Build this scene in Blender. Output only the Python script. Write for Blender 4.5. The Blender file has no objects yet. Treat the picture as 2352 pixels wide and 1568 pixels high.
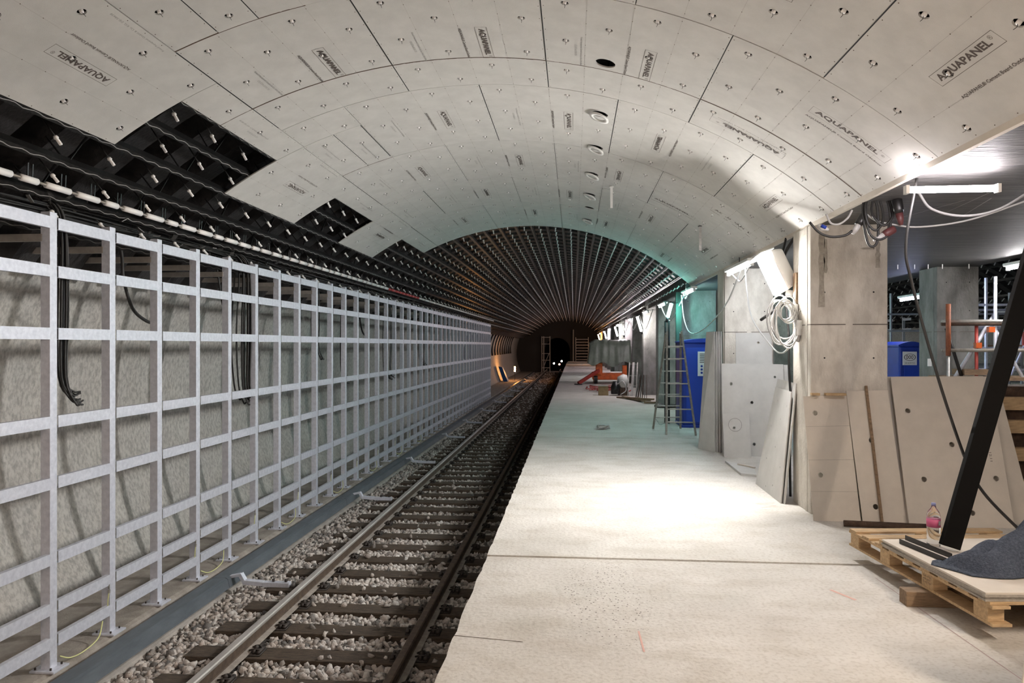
import bpy, math, random
import numpy as np
from mathutils import Vector, Matrix
random.seed(7); rng=np.random.default_rng(7)
C=bpy.context.scene.collection
sin,cos,pi=math.sin,math.cos,math.pi

# ---------------- camera, world, exposure ----------------
cd=bpy.data.cameras.new('camera'); cam=bpy.data.objects.new('camera',cd); C.objects.link(cam)
cam.location=(0,0,1.75); cam.rotation_euler=(pi/2,0,math.atan(142/1650))
cd.sensor_width=36; cd.lens=1650/2352*36; cd.shift_y=9/2352; cd.clip_start=.05; cd.clip_end=300
bpy.context.scene.camera=cam
w=bpy.data.worlds.new('world'); bpy.context.scene.world=w; w.use_nodes=True
w.node_tree.nodes['Background'].inputs[0].default_value=(.75,.85,1,1); w.node_tree.nodes['Background'].inputs[1].default_value=.02
vs=bpy.context.scene.view_settings
vs.view_transform='Standard'; vs.look='None'; vs.gamma=1; vs.use_curve_mapping=False; vs.exposure=2.1
# lamp table: strengths of the emitting tubes
E_BATTEN=30; E_FLOOD=165; E_TEAL=48; E_FAR=22; E_NEAR=30; E_WARM=66

# ---------------- materials ----------------
MT={}
def mat(name,col,rough=.8,metal=0,noise=0,scale=8,bump=0,bscale=60,emit=0,col2=None,trans=0,spec=.5,stretch=(1,1,1),alpha=1,island=0,detail=6,lo=.35,hi=.65):
    if name in MT: return MT[name]
    m=bpy.data.materials.new(name); m.use_nodes=True; nt=m.node_tree; N=nt.nodes; L=nt.links
    b=N['Principled BSDF']; b.inputs['Roughness'].default_value=rough; b.inputs['Metallic'].default_value=metal
    b.inputs['Specular IOR Level'].default_value=spec
    b.inputs['Base Color'].default_value=(*col,1); MT[name]=m
    if trans: b.inputs['Transmission Weight'].default_value=trans; b.inputs['IOR'].default_value=1.33
    if alpha<1: b.inputs['Alpha'].default_value=alpha
    if emit:
        b.inputs['Emission Color'].default_value=(*col,1); b.inputs['Emission Strength'].default_value=emit; return m
    tc=N.new('ShaderNodeTexCoord'); mp=N.new('ShaderNodeMapping'); mp.inputs['Scale'].default_value=stretch
    L.new(tc.outputs['Object'],mp.inputs[0])
    if noise:
        n=N.new('ShaderNodeTexNoise'); n.inputs['Scale'].default_value=scale; n.inputs['Detail'].default_value=detail; n.inputs['Roughness'].default_value=.62
        L.new(mp.outputs[0],n.inputs['Vector'])
        r=N.new('ShaderNodeValToRGB'); r.color_ramp.elements[0].position=lo; r.color_ramp.elements[1].position=hi
        c2=col2 or tuple(c*(1-noise) for c in col)
        r.color_ramp.elements[0].color=(*c2,1); r.color_ramp.elements[1].color=(*col,1)
        L.new(n.outputs['Fac'],r.inputs[0]); L.new(r.outputs[0],b.inputs['Base Color'])
    if island:
        g=N.new('ShaderNodeNewGeometry'); r=N.new('ShaderNodeValToRGB')
        r.color_ramp.elements[0].color=(*tuple(c*(1-island) for c in col),1); r.color_ramp.elements[1].color=(*col,1)
        e=r.color_ramp.elements.new(.5); e.color=(col[0]*.8,col[1]*.74,col[2]*.7,1)
        L.new(g.outputs['Random Per Island'],r.inputs[0]); L.new(r.outputs[0],b.inputs['Base Color'])
    if bump:
        n2=N.new('ShaderNodeTexNoise'); n2.inputs['Scale'].default_value=bscale; n2.inputs['Detail'].default_value=5
        L.new(mp.outputs[0],n2.inputs['Vector'])
        bp=N.new('ShaderNodeBump'); bp.inputs['Strength'].default_value=bump; bp.inputs['Distance'].default_value=.02
        L.new(n2.outputs['Fac'],bp.inputs['Height']); L.new(bp.outputs[0],b.inputs['Normal'])
    return m
GALV=mat('galvanised',(.74,.76,.84),.5,.3,.22,22,col2=(.60,.62,.70))
BOARD=mat('cement_board',(.62,.605,.575),.85,0,.10,5,.12,180)
BOARDW=mat('board_beige',(.66,.60,.52),.85,0,.08,6,.08,160)
BOARDE=mat('board_edge',(.40,.36,.31),.9,0,.25,40,.3,120)
PRINT=mat('print_ink',(.10,.08,.07),.9)
PRINT2=mat('stamp_ink',(.30,.29,.275),.9)
SEAM=mat('seam_edge',(.10,.065,.045),.9)
PIN=mat('white_plastic',(.92,.90,.88),.35)
BLK=mat('black_steel',(.022,.021,.021),.38,.3,.4,12,spec=.6)
BATT=mat('batten_metal',(.055,.054,.053),.33,.6,.5,30,spec=.6)
SHELL=mat('black_shell',(.022,.021,.023),.45,0,.5,5,.5,40)
RIB=mat('dark_rib',(.05,.047,.048),.38,.2,.4,9,.4,30)
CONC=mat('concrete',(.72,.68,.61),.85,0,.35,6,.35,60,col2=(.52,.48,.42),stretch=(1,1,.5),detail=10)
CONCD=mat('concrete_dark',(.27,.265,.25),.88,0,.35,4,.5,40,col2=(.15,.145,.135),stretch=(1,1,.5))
WALLC=mat('wall_concrete',(.62,.60,.56),.85,0,.5,24,.5,60,col2=(.40,.385,.36),detail=12,stretch=(1,1,.6),lo=.38,hi=.58)
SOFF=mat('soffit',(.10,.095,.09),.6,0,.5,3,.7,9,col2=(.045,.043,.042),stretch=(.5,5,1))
LEDGE=mat('ledge',(.42,.38,.34),.9,0,.35,5,.3,60,col2=(.27,.24,.21))
KERB=mat('kerb',(.50,.46,.42),.9,0,.3,6,.3,70)
COVER=mat('rail_cover',(.115,.135,.155),.5,0,.3,7,.1,50,col2=(.075,.09,.105),stretch=(1,.3,1))
TIMBER=mat('sleeper_timber',(.15,.105,.07),.8,0,.6,10,.8,50,col2=(.04,.03,.023),stretch=(1,8,8))
STONE=mat('ballast_stone',(.60,.57,.54),.9,0,0,8,.5,70,island=.8)
DIRT=mat('ballast_bed',(.12,.105,.095),.95,0,.5,20,.8,40)
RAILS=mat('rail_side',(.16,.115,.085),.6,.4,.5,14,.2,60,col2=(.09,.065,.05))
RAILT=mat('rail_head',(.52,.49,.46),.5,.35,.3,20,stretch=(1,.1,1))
RAILF=mat('rail_foot',(.40,.36,.32),.8,.1,.3,14)
IRON=mat('iron',(.06,.05,.045),.6,.5)
CAB=mat('black_cable',(.02,.019,.018),.5)
CABG=mat('grey_cable',(.42,.41,.40),.5)
CABW=mat('white_cable',(.58,.57,.55),.45)
YEL=mat('earth_cable',(.72,.74,.35),.5)
WOOD=mat('pallet_wood',(.62,.43,.24),.8,0,.35,9,.3,50,stretch=(1,6,6))
WOODD=mat('dark_wood',(.30,.20,.12),.8,0,.4,9,.3,50,stretch=(1,6,6))
FELT=mat('felt',(.085,.105,.145),.95,0,.55,70,.8,120,col2=(.04,.05,.075))
BLUE=mat('blue_plastic',(.012,.045,.36),.45,0,.2,4)
LABELW=mat('white_label',(.8,.8,.8),.6)
WHITE=mat('white_lacquer',(.78,.77,.75),.4)
ORANGE=mat('orange_paint',(.72,.13,.02),.5,0,.3,6)
REDP=mat('red_paint',(.42,.05,.035),.5,0,.3,6)
RUST=mat('rust',(.10,.06,.04),.8,.2,.5,12,.4,60)
TARP=mat('green_tarp',(.16,.19,.15),.45,0,.3,3,.6,9)
ALU=mat('aluminium',(.50,.48,.45),.45,.6,.3,14)
LADW=mat('weathered_ladder',(.33,.30,.26),.7,.1,.4,14)
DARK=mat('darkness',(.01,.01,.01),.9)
CHALK=mat('red_marker',(.68,.42,.36),.9)
GREENN=mat('green_net',(.10,.24,.19),.7,0,.4,9)
CLEAR=mat('clear_plastic',(.93,.95,.96),.06,0,trans=.95)
PINK=mat('pink_label',(.55,.10,.22),.5)
GLOW=lambda n,c,e: mat('glow_'+n,c,.5,emit=e)

def floor_mat():
    m=bpy.data.materials.new('platform_concrete'); m.use_nodes=True; nt=m.node_tree; N=nt.nodes; L=nt.links; b=N['Principled BSDF']
    b.inputs['Roughness'].default_value=.82
    tc=N.new('ShaderNodeTexCoord'); geo=N.new('ShaderNodeNewGeometry')
    def noise(s,d=6,st=None):
        n=N.new('ShaderNodeTexNoise'); n.inputs['Scale'].default_value=s; n.inputs['Detail'].default_value=d
        if st:
            mp=N.new('ShaderNodeMapping'); mp.inputs['Scale'].default_value=st; L.new(geo.outputs['Position'],mp.inputs[0]); L.new(mp.outputs[0],n.inputs['Vector'])
        else: L.new(geo.outputs['Position'],n.inputs['Vector'])
        return n
    def ramp(src,p0,c0,p1,c1):
        r=N.new('ShaderNodeValToRGB'); r.color_ramp.elements[0].position=p0; r.color_ramp.elements[1].position=p1
        r.color_ramp.elements[0].color=(*c0,1); r.color_ramp.elements[1].color=(*c1,1); L.new(src,r.inputs[0]); return r
    def mul(a,bb,f=1):
        x=N.new('ShaderNodeMixRGB'); x.blend_type='MULTIPLY'; x.inputs[0].default_value=f; L.new(a,x.inputs[1]); L.new(bb,x.inputs[2]); return x.outputs[0]
    base=ramp(noise(1.3,8).outputs['Fac'],.35,(.56,.53,.485),.65,(.66,.63,.585))
    fine=ramp(noise(38,8).outputs['Fac'],.38,(.87,.855,.84),.50,(1,1,1))
    streak=ramp(noise(2.2,9,(1,1.8,1)).outputs['Fac'],.36,(.90,.885,.86),.52,(1,1,1))
    c=mul(mul(base.outputs[0],fine.outputs[0]),streak.outputs[0])
    # dark pitted patch of concrete with its own outline
    vo=N.new('ShaderNodeTexVoronoi'); vo.inputs['Scale'].default_value=34; L.new(geo.outputs['Position'],vo.inputs['Vector'])
    pits=ramp(vo.outputs['Distance'],.14,(.16,.13,.11),.24,(1,1,1))
    sp=N.new('ShaderNodeVectorMath'); sp.operation='SUBTRACT'; sp.inputs[1].default_value=(.22,5.05,0); L.new(geo.outputs['Position'],sp.inputs[0])
    sc=N.new('ShaderNodeVectorMath'); sc.operation='MULTIPLY'; sc.inputs[1].default_value=(2.6,1.05,0); L.new(sp.outputs[0],sc.inputs[0])
    ln=N.new('ShaderNodeVectorMath'); ln.operation='LENGTH'; L.new(sc.outputs[0],ln.inputs[0])
    n3=noise(7); ad=N.new('ShaderNodeMath'); ad.operation='MULTIPLY_ADD'; ad.inputs[1].default_value=1.4; L.new(n3.outputs['Fac'],ad.inputs[0]); L.new(ln.outputs['Value'],ad.inputs[2])
    msk=ramp(ad.outputs[0],.95,(1,1,1),1.0,(0,0,0)); msk.color_ramp.elements[0].position=1.0; msk.color_ramp.elements[1].position=1.0
    mr=N.new('ShaderNodeMapRange'); mr.inputs[1].default_value=1.25; mr.inputs[2].default_value=1.75; mr.inputs[3].default_value=1; mr.inputs[4].default_value=0; L.new(ad.outputs[0],mr.inputs[0])
    x=N.new('ShaderNodeMixRGB'); x.blend_type='MULTIPLY'; L.new(mr.outputs[0],x.inputs[0]); L.new(c,x.inputs[1]); L.new(pits.outputs[0],x.inputs[2])
    L.new(x.outputs[0],b.inputs['Base Color'])
    bp=N.new('ShaderNodeBump'); bp.inputs['Strength'].default_value=.45; bp.inputs['Distance'].default_value=.012
    nb=noise(30,8); wv=noise(16,3,(1,.25,1)); a2=N.new('ShaderNodeMath'); L.new(nb.outputs['Fac'],a2.inputs[0]); L.new(wv.outputs['Fac'],a2.inputs[1]); L.new(a2.outputs[0],bp.inputs['Height']); L.new(bp.outputs[0],b.inputs['Normal'])
    return m
FLOOR=floor_mat()

# ---------------- mesh helpers ----------------
class MB:
    def __init__(s): s.v=[]; s.f=[]
    def add(s,vs,fs):
        o=len(s.v); s.v+= [tuple(p) for p in vs]; s.f+=[tuple(i+o for i in f) for f in fs]; return s
    def hexa(s,p):
        return s.add(p,[(0,3,2,1),(4,5,6,7),(0,1,5,4),(1,2,6,5),(2,3,7,6),(3,0,4,7)])
    def box(s,x0,x1,y0,y1,z0,z1):
        return s.hexa([(x0,y0,z0),(x1,y0,z0),(x1,y1,z0),(x0,y1,z0),(x0,y0,z1),(x1,y0,z1),(x1,y1,z1),(x0,y1,z1)])
    def bar(s,a,b,w,h,up=(0,0,1)):
        a=Vector(a);b=Vector(b);d=(b-a).normalized();u=Vector(up)
        if abs(d.dot(u))>.98: u=Vector((0,1,0))
        x=d.cross(u).normalized()*w/2; y=x.cross(d).normalized()*h/2
        return s.hexa([a-x-y,a+x-y,b+x-y,b-x-y,a-x+y,a+x+y,b+x+y,b-x+y])
    def tube(s,pts,r,n=8,cap=True):
        P=[Vector(p) for p in pts]; rr=r if isinstance(r,(list,tuple)) else [r]*len(P); o=len(s.v); pu=None
        for i,p in enumerate(P):
            t=(P[min(i+1,len(P)-1)]-P[max(i-1,0)]).normalized()
            if pu is None:
                u=Vector((0,0,1)) if abs(t.z)<.9 else Vector((1,0,0)); u=(u-t*u.dot(t)).normalized()
            else:
                u=pu-t*pu.dot(t); u=u.normalized() if u.length>1e-6 else pu
            pu=u; q=t.cross(u)
            for k in range(n):
                a=2*pi*k/n; s.v.append(tuple(p+(u*cos(a)+q*sin(a))*rr[i]))
        for i in range(len(P)-1):
            for k in range(n):
                k2=(k+1)%n; s.f.append((o+i*n+k,o+i*n+k2,o+(i+1)*n+k2,o+(i+1)*n+k))
        if cap:
            s.f.append(tuple(o+k for k in range(n))[::-1]); s.f.append(tuple(o+(len(P)-1)*n+k for k in range(n)))
        return s
    def prism(s,prof,y0,y1):      # profile in x,z along y
        n=len(prof); o=len(s.v)
        for y in (y0,y1):
            for x,z in prof: s.v.append((x,y,z))
        s.f+=[(o+k,o+(k+1)%n,o+n+(k+1)%n,o+n+k) for k in range(n)]
        s.f.append(tuple(range(o+n-1,o-1,-1))); s.f.append(tuple(range(o+n,o+2*n))); return s
    def disc(s,c,r,n=16,h=.01):
        return s.tube([c,(c[0],c[1],c[2]+h)],r,n)
    def build(s,name,m,parent=None,smooth=False,bevel=0):
        v=np.array(s.v,dtype=float)
        if parent is None: org=Vector(((v[:,0].min()+v[:,0].max())/2,(v[:,1].min()+v[:,1].max())/2,v[:,2].min()))
        else: org=parent.get('_o') and Vector(parent['_o']) or worldloc(parent)
        me=bpy.data.meshes.new(name); me.from_pydata([tuple(p) for p in (v-np.array(org))],[],s.f)
        me.materials.append(m)
        if smooth: me.polygons.foreach_set('use_smooth',[True]*len(me.polygons))
        me.update(); o=bpy.data.objects.new(name,me); C.objects.link(o)
        if parent is None: o.location=org
        else: o.parent=parent
        if bevel:
            md=o.modifiers.new('bevel','BEVEL'); md.width=bevel; md.segments=2; md.limit_method='ANGLE'
        return o
def worldloc(p):
    l=Vector((0,0,0))
    while p is not None: l+=Vector(p.location); p=p.parent
    return l
def tag(o,label,cat,group=None,kind=None):
    if label: o['label']=label
    if cat: o['category']=cat
    if group: o['group']=group
    if kind: o['kind']=kind
    return o
def struct(o,label=None):
    o['kind']='structure'
    if label: o['label']=label
    return o
def empty(name,loc,label,cat,group=None):
    o=bpy.data.objects.new(name,None); C.objects.link(o); o.location=loc; o.empty_display_size=.1
    return tag(o,label,cat,group)
def copytree(o,parent=None):
    c=o.copy(); C.objects.link(c)
    if parent is not None: c.parent=parent
    for ch in list(o.children): copytree(ch,c)
    return c
ONES=['','first','second','third','fourth','fifth','sixth','seventh','eighth','ninth','tenth','eleventh','twelfth','thirteenth','fourteenth','fifteenth','sixteenth','seventeenth','eighteenth','nineteenth']
TENS=['','','twent','thirt','fort','fift','sixt','sevent','eight','ninet']
def ordi(n):
    if n<20: return ONES[n]
    if n>=100: return 'hundredth' if n==100 else 'hundred and '+ordi(n-100)
    t,u=divmod(n,10)
    return TENS[t]+'ieth' if u==0 else TENS[t]+'y-'+ONES[u]
def spline(pts,n=6):
    P=[Vector(p) for p in pts]; P=[P[0]*2-P[1]]+P+[P[-1]*2-P[-2]]; out=[]
    for i in range(1,len(P)-2):
        a,b,c,d=P[i-1:i+3]
        for k in range(n):
            t=k/n; out.append(.5*((2*b)+(c-a)*t+(2*a-5*b+4*c-d)*t*t+(3*b-a-3*c+d)*t**3))
    out.append(P[-2]); return out
def cable(name,pts,r,m,label=None,cat='cable',parent=None,n=6,seg=6,group=None):
    o=MB().tube(spline(pts,seg),r,n).build(name,m,parent,True)
    if parent is None: tag(o,label,cat,group)
    return o

# ---------------- arch geometry ----------------
CX,CZ,R=-.953,-.784,5.105
def arc(s,y,w=0.):
    a=s/R; r=R+w; return (CX+r*sin(a),y,CZ+r*cos(a))
def sheet(u0,u1,v0,v1,holes,mp,thick,du=.14,hs=None):
    """board u x v with round holes (u,v,r), mapped by mp(u,v,w)"""
    us={u0,u1}; vs_={v0,v1}
    hh=[h for h in holes if h[0]-h[2]*1.25>u0 and h[0]+h[2]*1.25<u1 and h[1]-h[2]*1.25>v0 and h[1]+h[2]*1.25<v1]
    for a,b,r in hh:
        q=r*1.2; us|={round(a-q,5),round(a+q,5)}; vs_|={round(b-q,5),round(b+q,5)}
    us=sorted(us); vs_=sorted(vs_); U=[us[0]]
    for a in us[1:]:
        g=a-U[-1]
        mid=(a+U[-1])/2
        inh=any(abs(h[0]-mid)<h[2]*1.2 for h in hh)
        k=1 if inh else max(1,int(math.ceil(g/du)))
        st=U[-1]
        U+=[st+g*j/k for j in range(1,k+1)]
    b=MB(); nu,nv=len(U),len(vs_)
    for w in (0,thick):
        for u in U:
            for v in vs_: b.v.append(mp(u,v,w))
    I=lambda i,j,l: l*nu*nv+i*nv+j
    for i in range(nu-1):
        for j in range(nv-1):
            cu,cv=(U[i]+U[i+1])/2,(vs_[j]+vs_[j+1])/2
            if any(abs(h[0]-cu)<h[2]*1.2 and abs(h[1]-cv)<h[2]*1.2 for h in hh): continue
            b.f.append((I(i,j,0),I(i,j+1,0),I(i+1,j+1,0),I(i+1,j,0))); b.f.append((I(i,j,1),I(i+1,j,1),I(i+1,j+1,1),I(i,j+1,1)))
    for hole in hh:
                n=12 if hole[2]<.05 else 28; q=hole[2]*1.2; ids=[]
                for w in (0,thick):
                    o=len(b.v); 
                    for k in range(n):
                        a=pi/4+2*pi*k/n; cx,cy=cos(a),sin(a); sc=q/max(abs(cx),abs(cy))
                        b.v.append(mp(hole[0]+cx*sc,hole[1]+cy*sc,w))
                    for k in range(n):
                        a=pi/4+2*pi*k/n; b.v.append(mp(hole[0]+cos(a)*hole[2],hole[1]+sin(a)*hole[2],w))
                    ids.append(o)
                o0,o1=ids
                for k in range(n):
                    k2=(k+1)%n
                    b.f.append((o0+k,o0+n+k,o0+n+k2,o0+k2)); b.f.append((o1+k,o1+k2,o1+n+k2,o1+n+k)); b.f.append((o0+n+k,o1+n+k,o1+n+k2,o0+n+k2))
    for i in range(nu-1):
        b.f.append((I(i,0,0),I(i+1,0,0),I(i+1,0,1),I(i,0,1))); b.f.append((I(i,nv-1,0),I(i,nv-1,1),I(i+1,nv-1,1),I(i+1,nv-1,0)))
    for j in range(nv-1):
        b.f.append((I(0,j,0),I(0,j,1),I(0,j+1,1),I(0,j+1,0))); b.f.append((I(nu-1,j,0),I(nu-1,j+1,0),I(nu-1,j+1,1),I(nu-1,j,1)))
    return b
# text meshes in local x,y
_TX={}
def text2d(body,size,off=0.0,align='LEFT'):
    k=(body,size,off,align)
    if k in _TX: return _TX[k]
    cu=bpy.data.curves.new('txt','FONT'); cu.body=body; cu.size=size; cu.offset=off; cu.resolution_u=2; cu.align_x=align
    o=bpy.data.objects.new('txt',cu); C.objects.link(o); bpy.context.view_layer.update()
    me=bpy.data.meshes.new_from_object(o.evaluated_get(bpy.context.evaluated_depsgraph_get()))
    vv=np.array([tuple(v.co) for v in me.vertices]); ff=[tuple(p.vertices) for p in me.polygons]
    bpy.data.objects.remove(o); bpy.data.curves.remove(cu); bpy.data.meshes.remove(me)
    _TX[k]=(vv,ff); return _TX[k]
def fit_text(b,body,x0,y0,length,height,fn,off=0):
    vv,ff=text2d(body,1.0,off)
    mn,mx=vv.min(0),vv.max(0); o=len(b.v)
    for p in vv:
        x=x0+(p[0]-mn[0])/(mx[0]-mn[0])*length; y=y0+(p[1]-mn[1])/(mx[1]-mn[1])*height
        b.v.append(fn(x,y))
    b.f+=[tuple(i+o for i in f) for f in ff]
def rect(b,x0,x1,y0,y1,fn,n=1):
    for k in range(n):
        a=x0+(x1-x0)*k/n; c=x0+(x1-x0)*(k+1)/n
        b.add([fn(a,y0),fn(c,y0),fn(c,y1),fn(a,y1)],[(0,1,2,3)])
def frame(b,x0,x1,y0,y1,t,fn,n=6):
    rect(b,x0,x1,y0,y0+t,fn,n); rect(b,x0,x1,y1-t,y1,fn,n); rect(b,x0,x0+t,y0,y1,fn); rect(b,x1-t,x1,y0,y1,fn)

# ---------------- ceiling panels ----------------
SJ=lambda k: .02+.345*k
PINS=[]     # (s,y,rowindex)
def pins_all():
    for k in range(-12,11):
        s=.03+.344*(k+.5)
        y0=5.25 if k%2==0 else 5.57
        j=-10
        while True:
            y=y0+.645*j
            if y>75.5: break
            if y>2.4: PINS.append((s,y,k))
            j+=1
pins_all()
BIG=[(1.235,6.22),(1.235,7.58),(1.235,8.85),(1.225,10.23),(1.225,11.63),(1.235,12.74),(1.235,13.95)]
def nearbig(s,y): return any(abs(s-a)<.2 and abs(y-b)<.26 for a,b in BIG)
PINS=[p for p in PINS if not nearbig(p[0],p[1])]
# (s0,s1,y0,y1,text)   n: reads away, r: turned round, t: across, u: across upside down, '-': plain
BOARDS=[]
def row(y0,y1,edges,kinds):
    for i in range(len(edges)-1): BOARDS.append((edges[i],edges[i+1],y0,y1,kinds[i]))
row(-.78,1.17,[-3.06,-1.68,-.30,1.08,2.46,3.73],'-----')
row(1.17,3.12,[-3.06,-2.04,-.68,.71,2.11,3.73],'-----')
BOARDS.append((-3.06,-2.04,3.12,5.71,'R'))
row(3.12,5.08,[-2.04,-1.68,-1.36,.02,1.40,2.79,3.73],'S-nnnR')
row(5.08,6.37,[-2.04,-.68,.71,2.11],'nnn')
BOARDS.append((2.11,3.73,5.08,6.07,'t')); BOARDS.append((2.11,3.73,6.07,6.37,'-')); BOARDS.append((2.11,3.73,6.37,7.03,'u'))
row(6.37,7.03,[-2.04,-.68,.71,2.11],'---')
BOARDS.append((-2.38,-2.04,5.71,6.37,'-')); BOARDS.append((-2.38,-2.04,6.37,7.63,'s'))
row(7.03,8.97,[-1.36,.02,1.40,2.80,3.73],'nnrR'); BOARDS.append((-2.04,-1.36,7.03,7.63,'-'))
BOARDS.append((-3.07,-2.05,7.63,9.60,'R')); BOARDS.append((-2.05,-1.69,7.63,8.97,'s')); BOARDS.append((-1.69,-1.36,7.63,8.97,'s'))
row(8.97,10.93,[-2.05,-.67,.71,2.11],'nnn')
BOARDS.append((2.11,3.73,8.97,9.96,'t')); BOARDS.append((2.11,3.73,9.96,10.93,'T'))
BOARDS.append((-2.40,-2.05,9.60,11.48,'s'))
row(10.93,12.86,[-1.38,.01,1.40,2.80,3.73],'nnnR'); BOARDS.append((-2.05,-1.38,10.93,12.86,'s')); BOARDS.append((-3.07,-2.05,11.48,13.46,'R'))
row(12.86,15.45,[-2.06,-.68,.71,2.11,3.73],'nnnr'); BOARDS.append((-2.40,-2.06,13.46,15.45,'s'))
HOLES=[(s,y,.031) for s,y,k in PINS if s>-3.1 and s<3.7 and y<15.5]+[(a,b,.088) for a,b in BIG]
def board_text(o,s0,s1,y0,y1,kind):
    if kind in '-': return
    D=-.0012
    main=MB(); stamp=MB(); edge=lambda y:min(max(y,y0+.004),y1-.004)
    if kind in 'nS':
        fn=lambda x,y:arc(s0+y,edge(y0+x),D); off=0
    elif kind in 'r':
        fn=lambda x,y:arc(s1-y,edge(y1-x),D)
    elif kind=='R':
        top=s0+1.38; fn=lambda x,y:arc(top-y,edge(y1-x),D)
    elif kind in 'tT':
        fn=lambda x,y:arc(s0+x+(0.1 if kind=='t' else -.65),y0+.985-y,D)
    elif kind=='u':
        fn=lambda x,y:arc(s0+1.58-x,y0-.63+y+.03,D)
    elif kind=='s':
        fn=lambda x,y:arc(s0+y,edge(y1-x if s0<-2 else y0+x),D)
    if kind in 'nrR':
        frame(main,.67,1.30,.83,.93,.003,fn); fit_text(main,'AQUAPANEL',.705,.85,.52,.06,fn,.035); fit_text(main,'®',1.235,.885,.03,.03,fn)
        fit_text(main,'AQUAPANEL® Cement Board Outdoor',.69,.69,.62,.030,fn,.022)
        if kind!='R' :
            fit_text(stamp,'Knauf Aquapanel GmbH & Co. KG, DE-58638',.70,.30,.60,.022,fn,.015); fit_text(stamp,'CE ETA-07/0173',.86,.255,.22,.02,fn,.004)
        elif s1-s0>1: fit_text(stamp,'Knauf Aquapanel GmbH & Co. KG, DE-58638',.70,.40,.60,.022,fn,.015)
    elif kind in 'tT':
        frame(main,.67,1.36,.43,.55,.0022,fn); fit_text(main,'AQUAPANEL',.71,.455,.56,.07,fn,.035); fit_text(main,'®',1.29,.49,.03,.03,fn)
        fit_text(main,'AQUAPANEL® Cement Board Outdoor',.67,.345,.70,.03,fn,.022)
    elif kind=='u':
        frame(main,.67,1.42,.86,.98,.0022,fn); fit_text(main,'AQUAPANEL',.72,.885,.58,.07,fn,.035); fit_text(main,'®',1.33,.92,.03,.03,fn)
        fit_text(main,'AQUAPANEL® Cement Board Outdoor',.67,.815,.70,.02,fn,.006)
        fn2=fn
    elif kind in 'sS':
        fit_text(stamp,'Knauf Aquapanel GmbH & Co. KG, DE-58638',.56,.15,.62,.022,fn,.015); fit_text(stamp,'CE ETA-07/0173',.7,.10,.22,.02,fn,.004)
    if main.v: main.build('printed_lettering',PRINT,o)
    if stamp.v: stamp.build('grey_stamp',PRINT2,o)
rows=sorted(set(b[2] for b in BOARDS))
rank={}
for b in sorted(BOARDS,key=lambda b:(b[2],b[0])):
    s0,s1,y0,y1,kd=b; g=.0035
    jit=random.uniform(-.002,.002)
    hs=[h for h in HOLES if s0<h[0]<s1 and y0<h[1]<y1 and h[1]>2.9]
    me=sheet(s0+g,s1-g,y0+g,y1-g,hs,lambda u,v,w:arc(u,v,w+.001+jit),.0125)
    o=me.build('ceiling_board',BOARD)
    r=rows.index(y0)+1; rank[r]=rank.get(r,0)+1
    extra={'n':'printed along its length','r':'print facing away','R':'print upside down','t':'print running across','T':'print running across','u':'upside down print','s':'a grey stamp only','S':'a grey stamp only','-':'no print'}[kd]
    tag(o,f'grey cement ceiling board, {ordi(rank[r])} from left in {ordi(r)} row, {extra}','board','cement boards lining the vault')
    board_text(o,s0,s1,y0,y1,kd)
    # screw heads along the joints
    if y0>3:
        sc=MB()
        for u in ([s0+.02,s1-.02]+[SJ(k) for k in range(-10,11) if s0+.08<SJ(k)<s1-.08]):
            v=y0+.05
            while v<y1-.03:
                p=arc(u,v,-.0012+jit); q=arc(u,v,.001+jit); sc.tube([p,q],.0035,5); v+=.20+random.uniform(-.02,.02)
        sc.build('screw_heads',SEAM,o)['kind']='stuff'
        for k in range(-10,11):
            u=SJ(k)
            if s0+.08<u<s1-.08:
                MB().add([arc(u-.0011,y0+g,-.0006+jit),arc(u+.0011,y0+g,-.0006+jit),arc(u+.0011,y1-g,-.0006+jit),arc(u-.0011,y1-g,-.0006+jit)],[(0,1,2,3)]).build('pencil_line',mat('pencil',(.45,.43,.405),.9),o)
# brown joint profile visible between boards
for (y,a,b) in ((5.08,-2.04,-1.0),(6.37,-2.38,3.72),(8.97,-2.05,-1.37)):
    m=MB(); n=int((b-a)/.1)+1
    for i in range(n):
        u,v=a+(b-a)*i/n,a+(b-a)*(i+1)/n
        m.hexa([arc(u,y-.006,.0),arc(v,y-.006,.0),arc(v,y+.006,.0),arc(u,y+.006,.0),arc(u,y-.006,.006),arc(v,y-.006,.006),arc(v,y+.006,.006),arc(u,y+.006,.006)])
    o=m.build('joint_strip',SEAM); tag(o,{5.08:'short brown joint strip in vault joint nearest the camera, left part',6.37:'long brown joint strip crossing the whole vault in front',8.97:'short brown joint strip beside the second ceiling opening'}[y],'joint strip')
for (s,y0,y1) in ((-2.04,5.10,6.95),(-1.36,3.2,5.07),(-.68,5.1,7.02),(.71,5.1,7.02),(2.11,5.1,7.02),(2.79,3.2,5.06),(-1.37,7.05,8.9),(2.80,7.05,8.97),(-2.05,8.99,10.88),(1.40,7.05,8.97),(.02,7.05,8.97),(-1.38,10.95,12.84),(-2.06,12.88,14.78),(2.80,11.0,12.9),(2.11,10.1,10.95),(-1.68,3.2,5.05),(-1.69,7.65,8.9)):
    m=MB(); h=.0045 if (s,y0)!=(-1.69,7.65) else .003
    m.hexa([arc(s-h,y0,0),arc(s+h,y0,0),arc(s+h,y1,0),arc(s-h,y1,0),arc(s-h,y0,.006),arc(s+h,y0,.006),arc(s+h,y1,.006),arc(s-h,y1,.006)])
    o=m.build('joint_strip',DARK); tag(o,f'dark lengthwise joint strip, {abs(s):.1f} metres {"left" if s<0 else "right"} of vault crown, {y0:.0f} metres ahead','joint strip','lengthwise joint strips between ceiling boards')
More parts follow.
